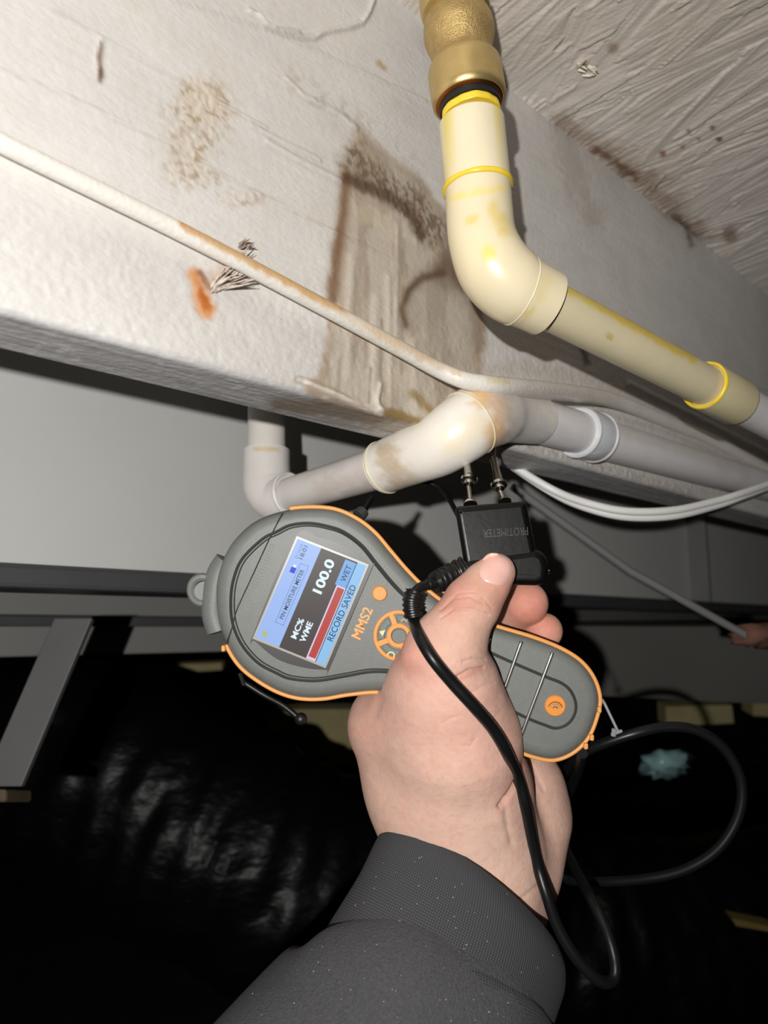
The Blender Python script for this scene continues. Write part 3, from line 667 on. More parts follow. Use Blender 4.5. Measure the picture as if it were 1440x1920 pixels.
# ================================================================ MOISTURE METER
D0 = 0.365
OUT = [(480, 976), (520, 960), (570, 952), (625, 955), (668, 973), (702, 999), (732, 1034), (762, 1069), (795, 1102), (840, 1136), (885, 1160), (940, 1178), (1000, 1196), (1050, 1216), (1088, 1240), (1113, 1272), (1124, 1310), (1117, 1348), (1101, 1384), (1073, 1411), (1038, 1424), (1000, 1418), (960, 1402), (900, 1372), (840, 1340), (780, 1312), (715, 1297), (655, 1301), (605, 1309), (560, 1308), (520, 1296), (480, 1273), (450, 1248), (428, 1215), (410, 1170), (404, 1115), (410, 1070), (428, 1028), (452, 998)]
oc = np.array(catmull(OUT, 6, True))
tg = np.roll(oc, -1, 0) - np.roll(oc, 1, 0); nrm = np.stack([tg[:, 1], -tg[:, 0]], 1); nrm /= np.linalg.norm(nrm, axis=1)[:, None]
if ((oc + nrm * 5 - oc.mean(0)) ** 2).sum() < ((oc - oc.mean(0)) ** 2).sum(): nrm = -nrm
mm_ = empty('moisture_meter', P(740, 1200, D0 + 0.012)); tag(mm_, 'grey and orange handheld moisture meter with lit screen, gripped in the hand', 'moisture meter')
def shell(name, layers, m, parent, capf=True, capb=True):
    V = []; Fc = []; n = len(oc)
    for off, d in layers:
        q = oc + nrm * off
        for x, y in q: V.append(P(x, y, d))
    for i in range(len(layers) - 1):
        for k in range(n):
            a_ = i * n + k; b_ = i * n + (k + 1) % n; Fc.append((a_, b_, b_ + n, a_ + n))
    if capf: Fc.append(tuple(range(n)))
    if capb: Fc.append(tuple(range((len(layers) - 1) * n, len(layers) * n)))
    o = fixn(mesh(name, V, Fc, m, parent), 50)
    bm = bmesh.new(); bm.from_mesh(o.data); bmesh.ops.triangulate(bm, faces=[f for f in bm.faces if len(f.verts) > 4]); bm.to_mesh(o.data); bm.free()
    return o
body = shell('casing', [(-22, D0), (-12, D0 + .0004), (-6, D0 + .0016), (-2.5, D0 + .0035), (-1, D0 + .006), (-1, D0 + .018), (-5, D0 + .023), (-14, D0 + .026)], m_rubber, mm_)
# orange trim: open run, leaving out the grey end cap
i0 = min(range(len(oc)), key=lambda i: np.hypot(oc[i][0] - 545, oc[i][1] - 955)); i1 = min(range(len(oc)), key=lambda i: np.hypot(oc[i][0] - 424, oc[i][1] - 1210))
idx = list(range(i0, i1 + 1)) if i1 > i0 else list(range(i0, len(oc))) + list(range(0, i1 + 1))
tr = sweep('orange_trim', [P(*(oc[i] + nrm[i] * 1.2), D0 + .0052) for i in idx], 0.00105, m_orange, mm_, 10); tr['label'] = 'orange rubber edge trim'
for (x, y), an in (((1121, 1328), 1.4), ((1107, 1380), 1.1), ((1096, 1396), 1.0), ((421, 1214), 1.2)):
    V, Fc = box_data(P(x, y, D0 + .006), P(4, 0, D0) - P(0, 0, D0), P(0, 6, D0) - P(0, 0, D0), M[:, 2] * 0.0035); bevel(fixn(mesh('trim_lug', V, Fc, m_orange, mm_, False)), 0.0007)
def bead(name, pts, r, d, m, parent, n=6, closed=False):
    q = catmull(pts, n, closed)
    return sweep(name, [P(a[0], a[1], d) for a in q] + ([P(q[0][0], q[0][1], d)] if closed else []), r, m, parent, 8)
G = [(808, 1158), (760, 1117), (733, 1089), (705, 1055), (678, 1022), (644, 997), (611, 986), (578, 981), (544, 985), (519, 997), (492, 1011), (455, 1047), (439, 1083), (433, 1122), (436, 1167), (453, 1208), (483, 1242), (517, 1261), (544, 1272), (594, 1276), (650, 1267), (700, 1259), (760, 1262)]
bead('face_groove', G, 0.00085, D0 + .0003, m_bead, body)
bead('face_groove', [(x + (620 - x) * 0.035, y + (1125 - y) * 0.035) for x, y in G], 0.0004, D0 + .0001, m_bead, body)
bead('cap_seam', [(530, 962), (505, 1011), (475, 1076), (444, 1144), (436, 1175), (424, 1208)], 0.0004, D0 + .0002, m_bead, body)
dt = []
for i in range(8):
    for j in range(22):
        x = 442 + j * 3.2 - i * -3.0; y = 1135 - j * 5.4 + i * 1.2
        if i * 3.4 < 20 - abs(j - 9) * 1.1: dt.append(sweep_data([P(x, y, D0 + .0002), P(x, y, D0 - .0002)], [0.0003, 0.00015], 5))
mgeo('grip_dots', dt, m_rubber, body)
# end cap bosses, wrist-loop eye
sweep('end_cap', catmull([P(428, 1050, D0 + .011), P(412, 1075, D0 + .011), P(404, 1110, D0 + .011), (P(402, 1150, D0 + .011)), P(412, 1185, D0 + .011)], 6), [0.0035] + [0.0062] * 23 + [0.0035], m_rubber, mm_, 20)
cx, cy = 380, 1106; q = [(cx + 22 * math.cos(t), cy + 24 * math.sin(t)) for t in np.linspace(0, 2 * math.pi, 32, endpoint=False)]
bead('loop_eye', q, 0.0021, D0 + .010, m_rubber, mm_, 1, True)
lathe('eye_plug', P(cx + 2, cy + 2, D0 + .008), P(cx + 2, cy + 2, D0 + .014), [(0, .0045), (1, .0048)], m_rubber, mm_)
sweep('eye_neck', [P(392, 1085, D0 + .010), P(412, 1078, D0 + .010)], [0.0035, 0.0045], m_rubber, mm_, 12)
# screen
def prism(name, pts, d, th, m, parent, bv=0):
    n = len(pts); V = [P(x, y, d) for x, y in pts] + [P(x, y, d + th) for x, y in pts]
    Fc = [tuple(range(n)), tuple(reversed(range(n, 2 * n)))] + [(i, (i + 1) % n, n + (i + 1) % n, n + i) for i in range(n)]
    o = fixn(mesh(name, V, Fc, m, parent, False)); return bevel(o, bv) if bv else o
S0, S1, T0, T1 = np.array([478., 1195]), np.array([558., 1010]), np.array([609., 1248]), np.array([687., 1061])
def SP(s, t): a_ = S0 + (S1 - S0) * s; b_ = T0 + (T1 - T0) * s; return a_ + (b_ - a_) * t
def squad(s0, s1, t0, t1): return [SP(s0, t0), SP(s1, t0), SP(s1, t1), SP(s0, t1)]
rc = prism('bezel', catmull([(552, 1008), (600, 1009), (650, 1026), (695, 1060), (697, 1066), (618, 1252), (612, 1256), (570, 1252), (520, 1236), (478, 1202), (473, 1194)], 5, True), D0 - .0003, 0.001, m_recess, mm_); rc['label'] = 'dark glossy bezel'
screen = prism('screen', squad(-.02, 1.02, -.025, 1.025), D0 - .0007, 0.0008, m_frame, mm_); screen['label'] = 'lit display with blue bands and a red bar'
ds = D0 - .0009
def lay(name, s0, s1, t0, t1, m, k): return prism(name, squad(s0, s1, t0, t1), ds - k * .0002, .0002, m, screen)
lay('display_band', 0, 1, 0, .345, m_spurp, 0); lay('display_field', 0, 1, .345, .87, m_sdark, 0)
lay('display_band', 0, 1, .87, 1, m_sblue, 0); lay('wet_box', .735, .985, .705, .862, m_swet, 1); lay('bar_border', 0, .735, .73, .87, m_sedge, 1)
lay('level_bar', .025, .72, .75, .85, m_sbar, 2); lay('divider_line', 0, 1, .862, .872, m_snavy, 2)
ex = S1 - S0; dtx = ds - .0005
def st_(txt, s, t, wl, hl, m, bold=0.0, nm='lettering'):
    c_ = SP(s, t); return text_px(nm, txt, c_[0], c_[1], wl * 201, hl * 138, ex, dtx, m, screen, bold)
st_('100.0', .765, .525, .335, .135, m_swhite, 0.035)
st_('MC%', .225, .475, .20, .085, m_swhite, 0.03); st_('WME', .225, .60, .20, .085, m_swhite, 0.03)
st_('WET', .865, .785, .16, .075, m_snavy, 0.008); st_('RECORD SAVED', .51, .937, .56, .085, m_snavy, 0.004)
st_('PIN MOISTURE METER', .50, .225, .50, .06, m_snavy, 0.005)
m_sfaint = scr('screen_faint_line', (120, 140, 190), 0.8)
lay('box_outline', .20, .80, .165, .172, m_sfaint, 1); lay('box_outline', .20, .80, .28, .287, m_sfaint, 1)
lay('box_outline', .20, .205, .165, .287, m_sfaint, 1); lay('box_outline', .795, .80, .165, .287, m_sfaint, 1)
st_('01:14:24', .895, .085, .14, .045, m_sfaint); st_('18:01', .90, .145, .13, .055, m_snavy)
lay('battery_icon', .685, .74, .075, .145, m_sroyal, 1); lay('battery_icon', .74, .765, .09, .13, m_swhite, 1); lay('status_icon', .04, .09, .07, .13, m_sgreen, 1)
# model lettering, keys
text_px('lettering', 'MMS2', 679, 1168, 62, 19, (26, -60), D0 - .0003, m_orange, body, 0.02)
def disc(name, cx, cy, r0, r1, d, th, m, parent, a0=0, a1=2 * math.pi, n=48, bv=0.0003):
    full = abs(a1 - a0 - 2 * math.pi) < 1e-6; V = []; Fc = []; c = n if full else n + 1
    for k in range(c):
        t = a0 + (a1 - a0) * k / n
        for r, dd in ((r0, d), (r1, d), (r1, d + th), (r0, d + th)): V.append(P(cx + r * math.cos(t), cy + r * math.sin(t), dd))
    for k in range(n):
        a_ = k * 4; b_ = ((k + 1) % c) * 4
        for j in range(4): Fc.append((a_ + j, b_ + j, b_ + (j + 1) % 4, a_ + (j + 1) % 4))
    if not full: Fc += [(0, 1, 2, 3), (n * 4 + 3, n * 4 + 2, n * 4 + 1, n * 4)]
    o = fixn(mesh(name, V, Fc, m, parent), 40)
    return bevel(o, bv) if bv else o
def up_(x, y, d0, d1): return P(x, y, d0), P(x, y, d0) + M[:, 2] * (d0 - d1)
pb = lathe('power_button', *up_(712, 1112, D0 + .001, D0 - .0012), [(0, .0036), (.7, .0036), (1, .0031)], m_orange2, mm_)
disc('power_symbol', 712, 1112, 4.2, 5.8, D0 - .0014, .0003, m_orange, pb, -1.1, 4.2, 24, 0)
CX, CY = 748, 1192
kp = disc('keypad_ring', CX, CY, 41, 48, D0 - .0011, .0014, m_orange2, mm_)
disc('keypad_hub', CX, CY, 14.5, 23, D0 - .0014, .0018, m_orange2, kp)
lathe('enter_key', *up_(CX, CY, D0 + .001, D0 - .0006), [(0, .0036), (.8, .0036), (1, .0033)], m_dkgrey, kp)
for an in (250, 158, 342, 70):
    a = math.radians(an); c_, s_ = math.cos(a), math.sin(a)
    pts = [(CX + 21 * c_ - 5 * s_, CY + 21 * s_ + 5 * c_), (CX + 43 * c_ - 4.5 * s_, CY + 43 * s_ + 4.5 * c_), (CX + 43 * c_ + 4.5 * s_, CY + 43 * s_ - 4.5 * c_), (CX + 21 * c_ + 5 * s_, CY + 21 * s_ - 5 * c_)]
    prism('spoke', pts, D0 - .0012, .0014, m_orange2, kp)
for a0, a1 in ((255 + 8, 337), (168, 240), (80, 148), (350, 422)):
    disc('direction_key', CX, CY, 26.5, 38.5, D0 - .0009, .0012, m_dkgrey, kp, math.radians(a0), math.radians(a1), 16)
prism('key_icon', [(711, 1184), (723, 1181), (717, 1193)][::-1], D0 - .0012, .0003, m_icon, kp)
disc('key_icon', 733, 1229, 5, 7.5, D0 - .0012, .0003, m_icon, kp, math.pi, 2 * math.pi + .6, 12, 0)
disc('key_icon', 757, 1166, 4, 5.5, D0 - .0012, .0003, m_orange, kp, math.pi, 2 * math.pi, 12, 0)
# handle beads and bars
bead('handle_groove', [(905, 1217), (960, 1242), (1021, 1268), (1053, 1281), (1070, 1296), (1079, 1318), (1077, 1339), (1064, 1357), (1042, 1365), (1021, 1359), (988, 1346), (940, 1322)], 0.0008, D0 + .0002, m_bead, body)
for A_, B_ in (((917, 1196), (893, 1255)), ((977, 1204), (935, 1322)), ((1035, 1225), (970, 1398))):
    sweep('grip_bar', catmull([P(*A_, D0 - .0001), P(*(np.array(A_) * .85 + np.array(B_) * .15), D0 - .0004), P(*B_, D0 - .0004)], 6), 0.0010, m_barm, mm_, 10)
    V_ = np.array(A_) ; prism('bar_slot', [(V_[0] - 3.5, V_[1] - 2), (V_[0] + 4, V_[1] - 1), (V_[0] - 1, V_[1] + 15), (V_[0] - 8, V_[1] + 13)], D0 - .0003, .0004, m_recess, body)
m_ridge = mat('port_ridge_brown', (130, 80, 30), 0.5)
hb = lathe('orange_port', *up_(1040, 1322, D0 + .001, D0 - .0008), [(0, .0050), (.7, .0050), (1, .0046)], m_orange2, mm_)
for r_ in (3.5, 8, 12.5): disc('port_ridge', 1041, 1330, r_, r_ + 2.0, D0 - .0022, .0008, m_ridge if r_ != 8 else m_frame, hb, math.radians(200), math.radians(345), 16, 0)
# hanging pin, rubber bung, jack post
pn = empty('wire_pin', P(1145, 1345, D0)); pn.parent = mm_; pn.matrix_parent_inverse = mm_.matrix_world.inverted()
bpy.context.view_layer.update()
COL.objects.unlink(pn); bpy.data.objects.remove(pn)
mgeo('hanging_pin', [sweep_data([P(1129, 1312, D0 + .006), P(1133, 1318, D0 + .004), P(1160, 1374, D0 + .002)], 0.0007, 8), sweep_data([P(1146, 1378, D0 + .002), P(1166, 1370, D0 + .002)], 0.0008, 8), sweep_data([P(1152, 1366, D0 + .002), P(1150, 1380, D0 + .002)], 0.0012, 8)], m_pin, mm_)
mgeo('bung_strap', [sweep_data([P(450, 1262, D0 + .015), P(458, 1285, D0 + .014)], 0.0012, 8), sweep_data(catmull([P(455, 1278, D0 + .015), P(495, 1303, D0 + .014), P(530, 1322, D0 + .012), P(560, 1346, D0 + .010)], 5), 0.0014, 10)], m_blackr, mm_)
bm = bmesh.new(); bmesh.ops.create_uvsphere(bm, u_segments=20, v_segments=12, radius=0.0031)
me = bpy.data.meshes.new('bung'); bm.to_mesh(me); bm.free(); me.transform(Matrix.Translation(Vector(P(564, 1348, D0 + .010)))); link('bung', me, m_blackr, mm_)
sweep('jack_post', [P(676, 966, D0 + .014), P(684, 952, D0 + .015), P(697, 932, D0 + .018)], [.0028, .0020, .0016], m_blk, mm_, 14)
sweep('jack_collar', [P(672, 968, D0 + .012), P(682, 958, D0 + .014)], [.0036, .0030], m_bead, mm_, 14)

# ================================================================ HAND (one continuous surface from a distance field)
def CS(px_, py_, d): return rayc(px_, py_) * d
h_ = 0.00105
lo_ = np.array([-0.055, -0.26, -0.49]); hi_ = np.array([0.112, -0.012, -0.300])
nx, ny, nz = [int(v) for v in ((hi_ - lo_) / h_)]
gx = (lo_[0] + h_ * np.arange(nx)).astype(np.float32); gy = (lo_[1] + h_ * np.arange(ny)).astype(np.float32); gz = (lo_[2] + h_ * np.arange(nz)).astype(np.float32)
GX, GY, GZ_ = np.meshgrid(gx, gy, gz, indexing='ij')
def cone(a, b):                   # (px,py,d,rpx)
    A = CS(*a[:3]); B = CS(*b[:3]); ra = a[3] * a[2] / F; rb = b[3] * b[2] / F; v = B - A; L2 = v @ v
    t = np.clip(((GX - A[0]) * v[0] + (GY - A[1]) * v[1] + (GZ_ - A[2]) * v[2]) / L2, 0, 1)
    return np.sqrt((GX - A[0] - t * v[0]) ** 2 + (GY - A[1] - t * v[1]) ** 2 + (GZ_ - A[2] - t * v[2]) ** 2) - (ra + (rb - ra) * t)
def smin(a, b, k):
    hh_ = np.clip(0.5 + 0.5 * (b - a) / k, 0, 1); return b + (a - b) * hh_ - k * hh_ * (1 - hh_)
def limb(pts, k=0.004):
    s = None
    for i in range(len(pts) - 1):
        c_ = cone(pts[i], pts[i + 1]); s = c_ if s is None else smin(s, c_, k)
    return s
thumb = limb([(931, 1073, .3492, 36), (911, 1097, .3480, 43), (886, 1131, .3460, 52), (860, 1175, .3455, 55), (834, 1220, .3470, 68)], 0.003)
meta = limb([(834, 1222, .3480, 68), (838, 1290, .357, 92), (852, 1380, .368, 116), (868, 1480, .384, 122), (878, 1600, .392, 124)], 0.01)
palm = limb([(738, 1368, .394, 84), (795, 1470, .394, 104), (862, 1600, .396, 124)], 0.01)
heel = limb([(965, 1478, .418, 92), (968, 1530, .416, 94), (948, 1620, .405, 96), (915, 1720, .392, 104)], 0.01)
web = limb([(816, 1288, .362, 56), (728, 1347, .388, 62)], 0.004); palm = smin(palm, web, 0.01)
mid = limb([(830, 1420, .430, 95), (930, 1460, .430, 90)], 0.01)
arm = limb([(890, 1600, .395, 125), (880, 1700, .388, 122), (840, 1850, .372, 135)], 0.01)
S_ = smin(meta, palm, 0.022); S_ = smin(S_, arm, 0.012); S_ = smin(S_, mid, 0.010); S_ = smin(S_, heel, 0.005); S_ = smin(S_, thumb, 0.008)
fing = [
    [(735, 1360, .408, 76), (752, 1250, .432, 50), (790, 1165, .436, 45), (848, 1113, .420, 37), (905, 1092, .402, 35)],
    [(800, 1390, .440, 66), (835, 1290, .452, 46), (875, 1215, .446, 44), (945, 1165, .418, 42), (987, 1131, .394, 41)],
    [(860, 1420, .448, 62), (900, 1320, .456, 44), (945, 1255, .448, 42), (995, 1212, .420, 39), (1021, 1183, .398, 34)],
    [(920, 1440, .446, 58), (965, 1360, .452, 38), (1005, 1310, .442, 36), (1040, 1285, .422, 32), (1050, 1262, .408, 29)]]
fs = None
for f_ in fing:
    c_ = limb(f_, 0.003); fs = c_ if fs is None else smin(fs, c_, 0.0012)
S_ = smin(S_, fs, 0.005)
# seat for the meter and the probe
zz = -GZ_; pxg = 720 + F * GX / zz; pyg = 960 - F * GY / zz
def slabcut(a, b, ra, rb, d0, d1):
    vx, vy = b[0] - a[0], b[1] - a[1]; t = np.clip(((pxg - a[0]) * vx + (pyg - a[1]) * vy) / (vx * vx + vy * vy), 0, 1)
    dd = (np.hypot(pxg - a[0] - t * vx, pyg - a[1] - t * vy) - (ra + (rb - ra) * t)) * zz / F
    return np.maximum(dd, np.maximum(d0 - zz, zz - d1))
cut = slabcut((620, 1150), (760, 1200), 150, 98, D0 - .0004, D0 + .0265); cut = np.minimum(cut, slabcut((760, 1200), (1022, 1322), 96, 104, D0 - .0004, D0 + .0265))
cut = np.minimum(cut, slabcut((925, 960), (945, 1070), 68, 80, .3590, .3835))
def smax(a, b, k): return -smin(-a, -b, k)
S_ = smax(S_, -cut, 0.0012)
def surfnets(S, org, h):
    ins = S < 0; sh = [s - 1 for s in S.shape]
    offs = [(i, j, k) for i in (0, 1) for j in (0, 1) for k in (0, 1)]
    cnt = np.zeros(sh, np.int8)
    for i, j, k in offs: cnt += ins[i:i + sh[0], j:j + sh[1], k:k + sh[2]]
    cells = np.argwhere((cnt > 0) & (cnt < 8)); ids = -np.ones(sh, np.int64); ids[tuple(cells.T)] = np.arange(len(cells))
    vals = {o: S[tuple((cells + np.array(o)).T)] for o in offs}
    acc = np.zeros((len(cells), 3)); num = np.zeros(len(cells))
    for o in offs:
        for ax in range(3):
            if o[ax] == 0:
                o2 = list(o); o2[ax] = 1; o2 = tuple(o2); a = vals[o]; b = vals[o2]; m_ = (a < 0) != (b < 0)
                t = np.where(m_, a / np.where(m_, a - b, 1), 0); p = np.array(o, float)[None].repeat(len(cells), 0); p[:, ax] += t
                acc += p * m_[:, None]; num += m_
    V = (cells + acc / num[:, None]) * h + org
    Q = []
    for ax in range(3):
        b1, b2 = (ax + 1) % 3, (ax + 2) % 3
        lo2 = [slice(None)] * 3; hi2 = [slice(None)] * 3; lo2[ax] = slice(0, -1); hi2[ax] = slice(1, None)
        ch = ins[tuple(lo2)] != ins[tuple(hi2)]; e = np.argwhere(ch); e = e[(e[:, b1] > 0) & (e[:, b2] > 0) & (e[:, b1] < sh[b1]) & (e[:, b2] < sh[b2])]
        d1 = np.zeros(3, int); d1[b1] = 1; d2 = np.zeros(3, int); d2[b2] = 1
        q = np.stack([ids[tuple((e - d1 - d2).T)], ids[tuple((e - d2).T)], ids[tuple(e.T)], ids[tuple((e - d1).T)]], 1)
        fl_ = ins[tuple(e.T)]; q = np.where(fl_[:, None], q, q[:, ::-1]); Q.append(q)
    return V, np.concatenate(Q)
V, Q = surfnets(S_, lo_, h_)
del GX, GY, GZ_, pxg, pyg, zz
Wv = V @ M.T + CAM
me = bpy.data.meshes.new('person'); me.from_pydata(Wv.tolist(), [], Q.tolist()); me.update()
bm = bmesh.new(); bm.from_mesh(me)
for _ in range(3): bmesh.ops.smooth_vert(bm, verts=bm.verts, factor=0.5, use_axis_x=True, use_axis_y=True, use_axis_z=True)
bmesh.ops.recalc_face_normals(bm, faces=bm.faces)
# refine the camera-facing skin once for creases
bmesh.ops.subdivide_edges(bm, edges=[e for e in bm.edges if (e.verts[0].normal @ (Vector(CAM) - e.verts[0].co)) > -0.02], cuts=1, use_grid_fill=True, smooth=0.0)
for _ in range(2): bmesh.ops.smooth_vert(bm, verts=bm.verts, factor=0.5, use_axis_x=True, use_axis_y=True, use_axis_z=True)
bm.normal_update()
co = np.array([v.co[:] for v in bm.verts]); no = np.array([v.normal[:] for v in bm.verts])
x, y, d = proj(co); facing = np.clip(((CAM - co) * no).sum(1) / np.linalg.norm(CAM - co, axis=1) * 3, 0, 1); facing *= (d < 0.43)
disp = np.zeros(len(co))
cre = [([(826, 1143), (850, 1122), (880, 1118), (905, 1130)], 2.6, .0006), ([(838, 1128), (860, 1112), (890, 1110)], 2.2, .0004), ([(826, 1158), (850, 1142), (885, 1142), (915, 1152)], 2.6, .0005), ([(905, 1122), (922, 1140)], 2.5, .0003),
       ([(905, 1252), (880, 1256), (858, 1268), (846, 1280)], 3.0, .0009), ([(908, 1236), (885, 1236), (868, 1240)], 2.6, .0006), ([(925, 1280), (905, 1285), (880, 1300)], 2.6, .0003),
       ([(985, 1425), (972, 1460), (955, 1490), (938, 1512)], 5, .0016), ([(948, 1500), (950, 1540), (960, 1580)], 6, .0006), ([(1010, 1660), (985, 1680), (960, 1700)], 5, .0005), ([(1000, 1440), (1018, 1480)], 5, .0005),
       ([(828, 1355), (845, 1345), (862, 1340)], 2, .0002), ([(860, 1395), (880, 1400), (890, 1385)], 2, .0002), ([(700, 1290), (712, 1310), (705, 1340)], 8, .0005)]
for pts, wd, dep in cre: disp -= dep * np.exp(-(seg_dist(x, y, pts) / wd) ** 2) * facing
cre += [([(905, 1046), (898, 1062), (898, 1078), (910, 1090), (928, 1099), (946, 1098), (958, 1086), (963, 1066)], 2.8, .0009)]
bul = [((918, 1112), 14, .0005), ((872, 1180), 26, .0006), ((768, 1232), 24, .0016), ((880, 1330), 60, .0014), ((690, 1360), 34, .0010), ((862, 1132), 12, .0004)]
for (a_, b_), wd, dep in bul: disp += dep * np.exp(-(np.hypot(x - a_, y - b_) / wd) ** 2) * facing
disp += (fbm(x / 26, y / 26, 3, 400) - 0.5) * 0.0006 * facing
for i, v in enumerate(bm.verts): v.co = Vector(co[i] + no[i] * disp[i])
bm.to_mesh(me); bm.free()
sk = np.ones((len(co), 3)) * np.array(lin((217, 179, 162)))
for pts, wd, st, rgb in (([(905, 1110), (870, 1150), (850, 1190)], 60, .45, (200, 150, 126)), ([(768, 1225), (775, 1240)], 40, .55, (216, 134, 112)), ([(988, 1120), (990, 1150)], 55, .75, (214, 122, 98)), ([(1022, 1180)], 45, .7, (214, 128, 104)), ([(870, 1350), (900, 1400)], 110, .3, (228, 156, 140)),  # thumb spot darkens the skin where the lamp overexposes it; the rest is flush
                         ([(690, 1330), (665, 1380)], 55, .35, (214, 146, 124)), ([(860, 1130), (900, 1110)], 40, .3, (204, 138, 108)), ([(985, 1430), (940, 1510)], 12, .4, (186, 112, 92)), ([(905, 1252), (850, 1276)], 7, .45, (190, 110, 88)), ([(845, 1110)], 40, .5, (206, 124, 110)),
                         ([(826, 1143), (905, 1130)], 8, .3, (188, 116, 90)), ([(850, 1480), (960, 1650)], 60, .25, (240, 204, 180))):
    rgb = tuple(int(c * .97) + d_ for c, d_ in zip(rgb, (0, 8, 12)))
    if len(pts) == 1: pts = pts + [(pts[0][0] + 1, pts[0][1])]
    sk = lerpcol(sk, np.exp(-(seg_dist(x, y, pts) / wd) ** 2) * st, rgb)
sk = lerpcol(sk, sstep(0.5, 0.75, fbm(x / 9, y / 9, 4, 420)) * 0.22, (214, 140, 118))
a = me.color_attributes.new('Col', 'FLOAT_COLOR', 'POINT'); a.data.foreach_set('color', np.concatenate([sk, np.ones((len(co), 1))], 1).reshape(-1).astype(np.float32))
person = link('person', me, m_skin)
tag(person, 'left hand and wrist in a grey sleeve, gripping the meter and pinching the black probe', 'person')
hb_ = BVHTree.FromPolygons([v.co for v in me.vertices], [tuple(p.vertices) for p in me.polygons])
# thumbnail
nc = np.array([930., 1067.]); na = np.array([0.33, -0.944]); nb = np.array([0.944, 0.33]); Vn = []; Fn = []; R_, K_ = 12, 40
d_ref = raydepth(hb_, *nc)
def nailpt(r, t):
    c_, s_ = math.cos(t), math.sin(t); e = 2.6
    k_ = (abs(c_) ** e + abs(s_) ** e) ** (-1 / e)
    q = nc + na * (s_ * k_ * r * 29) + nb * (c_ * k_ * r * 30); dd = raydepth(hb_, *q) or d_ref + .002
    return P(q[0], q[1], dd - 0.00045 * (1 - r ** 14) - 0.00005)
Vn.append(nailpt(0, 0))
for i in range(1, R_ + 1):
    for k in range(K_): Vn.append(nailpt(i / R_, 2 * math.pi * k / K_))
for k in range(K_): Fn.append((0, 1 + k, 1 + (k + 1) % K_))
for i in range(R_ - 1):
    for k in range(K_):
        a_ = 1 + i * K_ + k; b_ = 1 + i * K_ + (k + 1) % K_; Fn.append((a_, a_ + K_, b_ + K_, b_))
fixn(mesh('thumbnail', Vn, Fn, m_nail, person))
# sleeve
def ringloft(name, rows, m, parent, n=160, b0=None, wr=None):
    rows = catmull(rows, 8); cen = []; av = []; 
    for r in rows:
        L_ = P(r[0], r[1], r[4]); R2 = P(r[2], r[3], r[4]); cen.append((L_ + R2) / 2); av.append((R2 - L_) / 2)
    V = []; Fc = []; m_r = len(rows)
    for i in range(m_r):
        T = cen[min(i + 1, m_r - 1)] - cen[max(i - 1, 0)]; T /= np.linalg.norm(T); ah = av[i] / np.linalg.norm(av[i]); bh = np.cross(T, ah); bh /= np.linalg.norm(bh)
        if bh @ M[:, 2] < 0: bh = -bh
        if b0 is not None:
            q_ = i / (m_r - 1); q_ = q_ * q_ * (3 - 2 * q_); bh = b0 * (1 - q_) + bh * q_
        for k in range(n):
            t = 2 * math.pi * k / n; wv = 1 + (wr(i / (m_r - 1), t) if wr else 0)
            e = 2.0; c_, s_ = math.cos(t), math.sin(t)
            V.append(cen[i] + (av[i] * math.copysign(abs(c_) ** (2 / e), c_) + bh * rows[i][5] * math.copysign(abs(s_) ** (2 / e), s_)) * wv)
    for i in range(m_r - 1):
        for k in range(n): a_ = i * n + k; b_ = i * n + (k + 1) % n; Fc.append((a_, b_, b_ + n, a_ + n))
    o = mesh(name, V, Fc, m, parent)
    uv = o.data.uv_layers.new(name='UVMap')
    for p in o.data.polygons:
        for li, vi in zip(p.loop_indices, p.vertices):
            i, k = divmod(vi, n); kk_ = k
            if k == 0 and any((v % n) == n - 1 for v in p.vertices): kk_ = n
            uv.data[li].uv = (kk_ / n * 2.4, i / m_r * 1.5)
    sm = o.modifiers.new('s', 'SOLIDIFY'); sm.thickness = 0.0022; sm.offset = -1
    return fixn(o)
sl = ringloft('sleeve', [(585, 1790, 1010, 1935, .368, .048), (548, 1776, 1018, 1965, .366, .054), (505, 1815, 1010, 2010, .362, .057), (400, 1925, 985, 2110, .352, .059), (250, 2080, 900, 2290, .34, .060), (120, 2250, 800, 2480, .33, .06)], m_sleeve, person,
              wr=lambda s, t: 0.018 * math.sin(7 * t + 5 * s) * math.exp(-s * 3) + 0.012 * math.sin(3 * t + 9 * s))
sl['label'] = 'charcoal grey sweatshirt sleeve'
cl_, crr, cm_ = P(718, 1557, .384), P(1049, 1806, .384), P(905, 1634, .350)
cb0 = cm_ - (cl_ + crr) / 2; cbl = float(np.linalg.norm(cb0)); cb0 = cb0 / cbl
cu = ringloft('cuff', [(722, 1561, 1046, 1802, .3845, cbl - .0025), (718, 1557, 1049, 1806, .384, cbl), (702, 1580, 1054, 1826, .382, cbl + .001), (672, 1640, 1052, 1858, .378, .042), (628, 1712, 1040, 1890, .3735, .044), (592, 1772, 1024, 1930, .369, .047), (580, 1800, 1010, 1960, .364, .047)], m_cuff, sl, b0=cb0,
              wr=lambda s, t: 0.006 * math.sin(5 * t + 2 * s))
cu['label'] = 'ribbed knit cuff'
sb_ = BVHTree.FromPolygons([v.co for v in cu.data.vertices] + [v.co for v in sl.data.vertices], [tuple(p.vertices) for p in cu.data.polygons] + [tuple(i + len(cu.data.vertices) for i in p.vertices) for p in sl.data.polygons])
lt = []
for k in range(90):
    x_, y_ = random.uniform(430, 1040), random.uniform(1600, 1915); d_ = raydepth(sb_, x_, y_)
    if d_:
        a_ = random.uniform(0, 6.28); l_ = random.uniform(0.8, 2.6)
        lt.append(sweep_data([P(x_, y_, d_ - .0004), P(x_ + l_ * math.cos(a_), y_ + l_ * math.sin(a_), d_ - .0005)], random.uniform(.00008, .0002), 5))
tag(mgeo('lint', lt, m_lint, sl), kind='stuff')

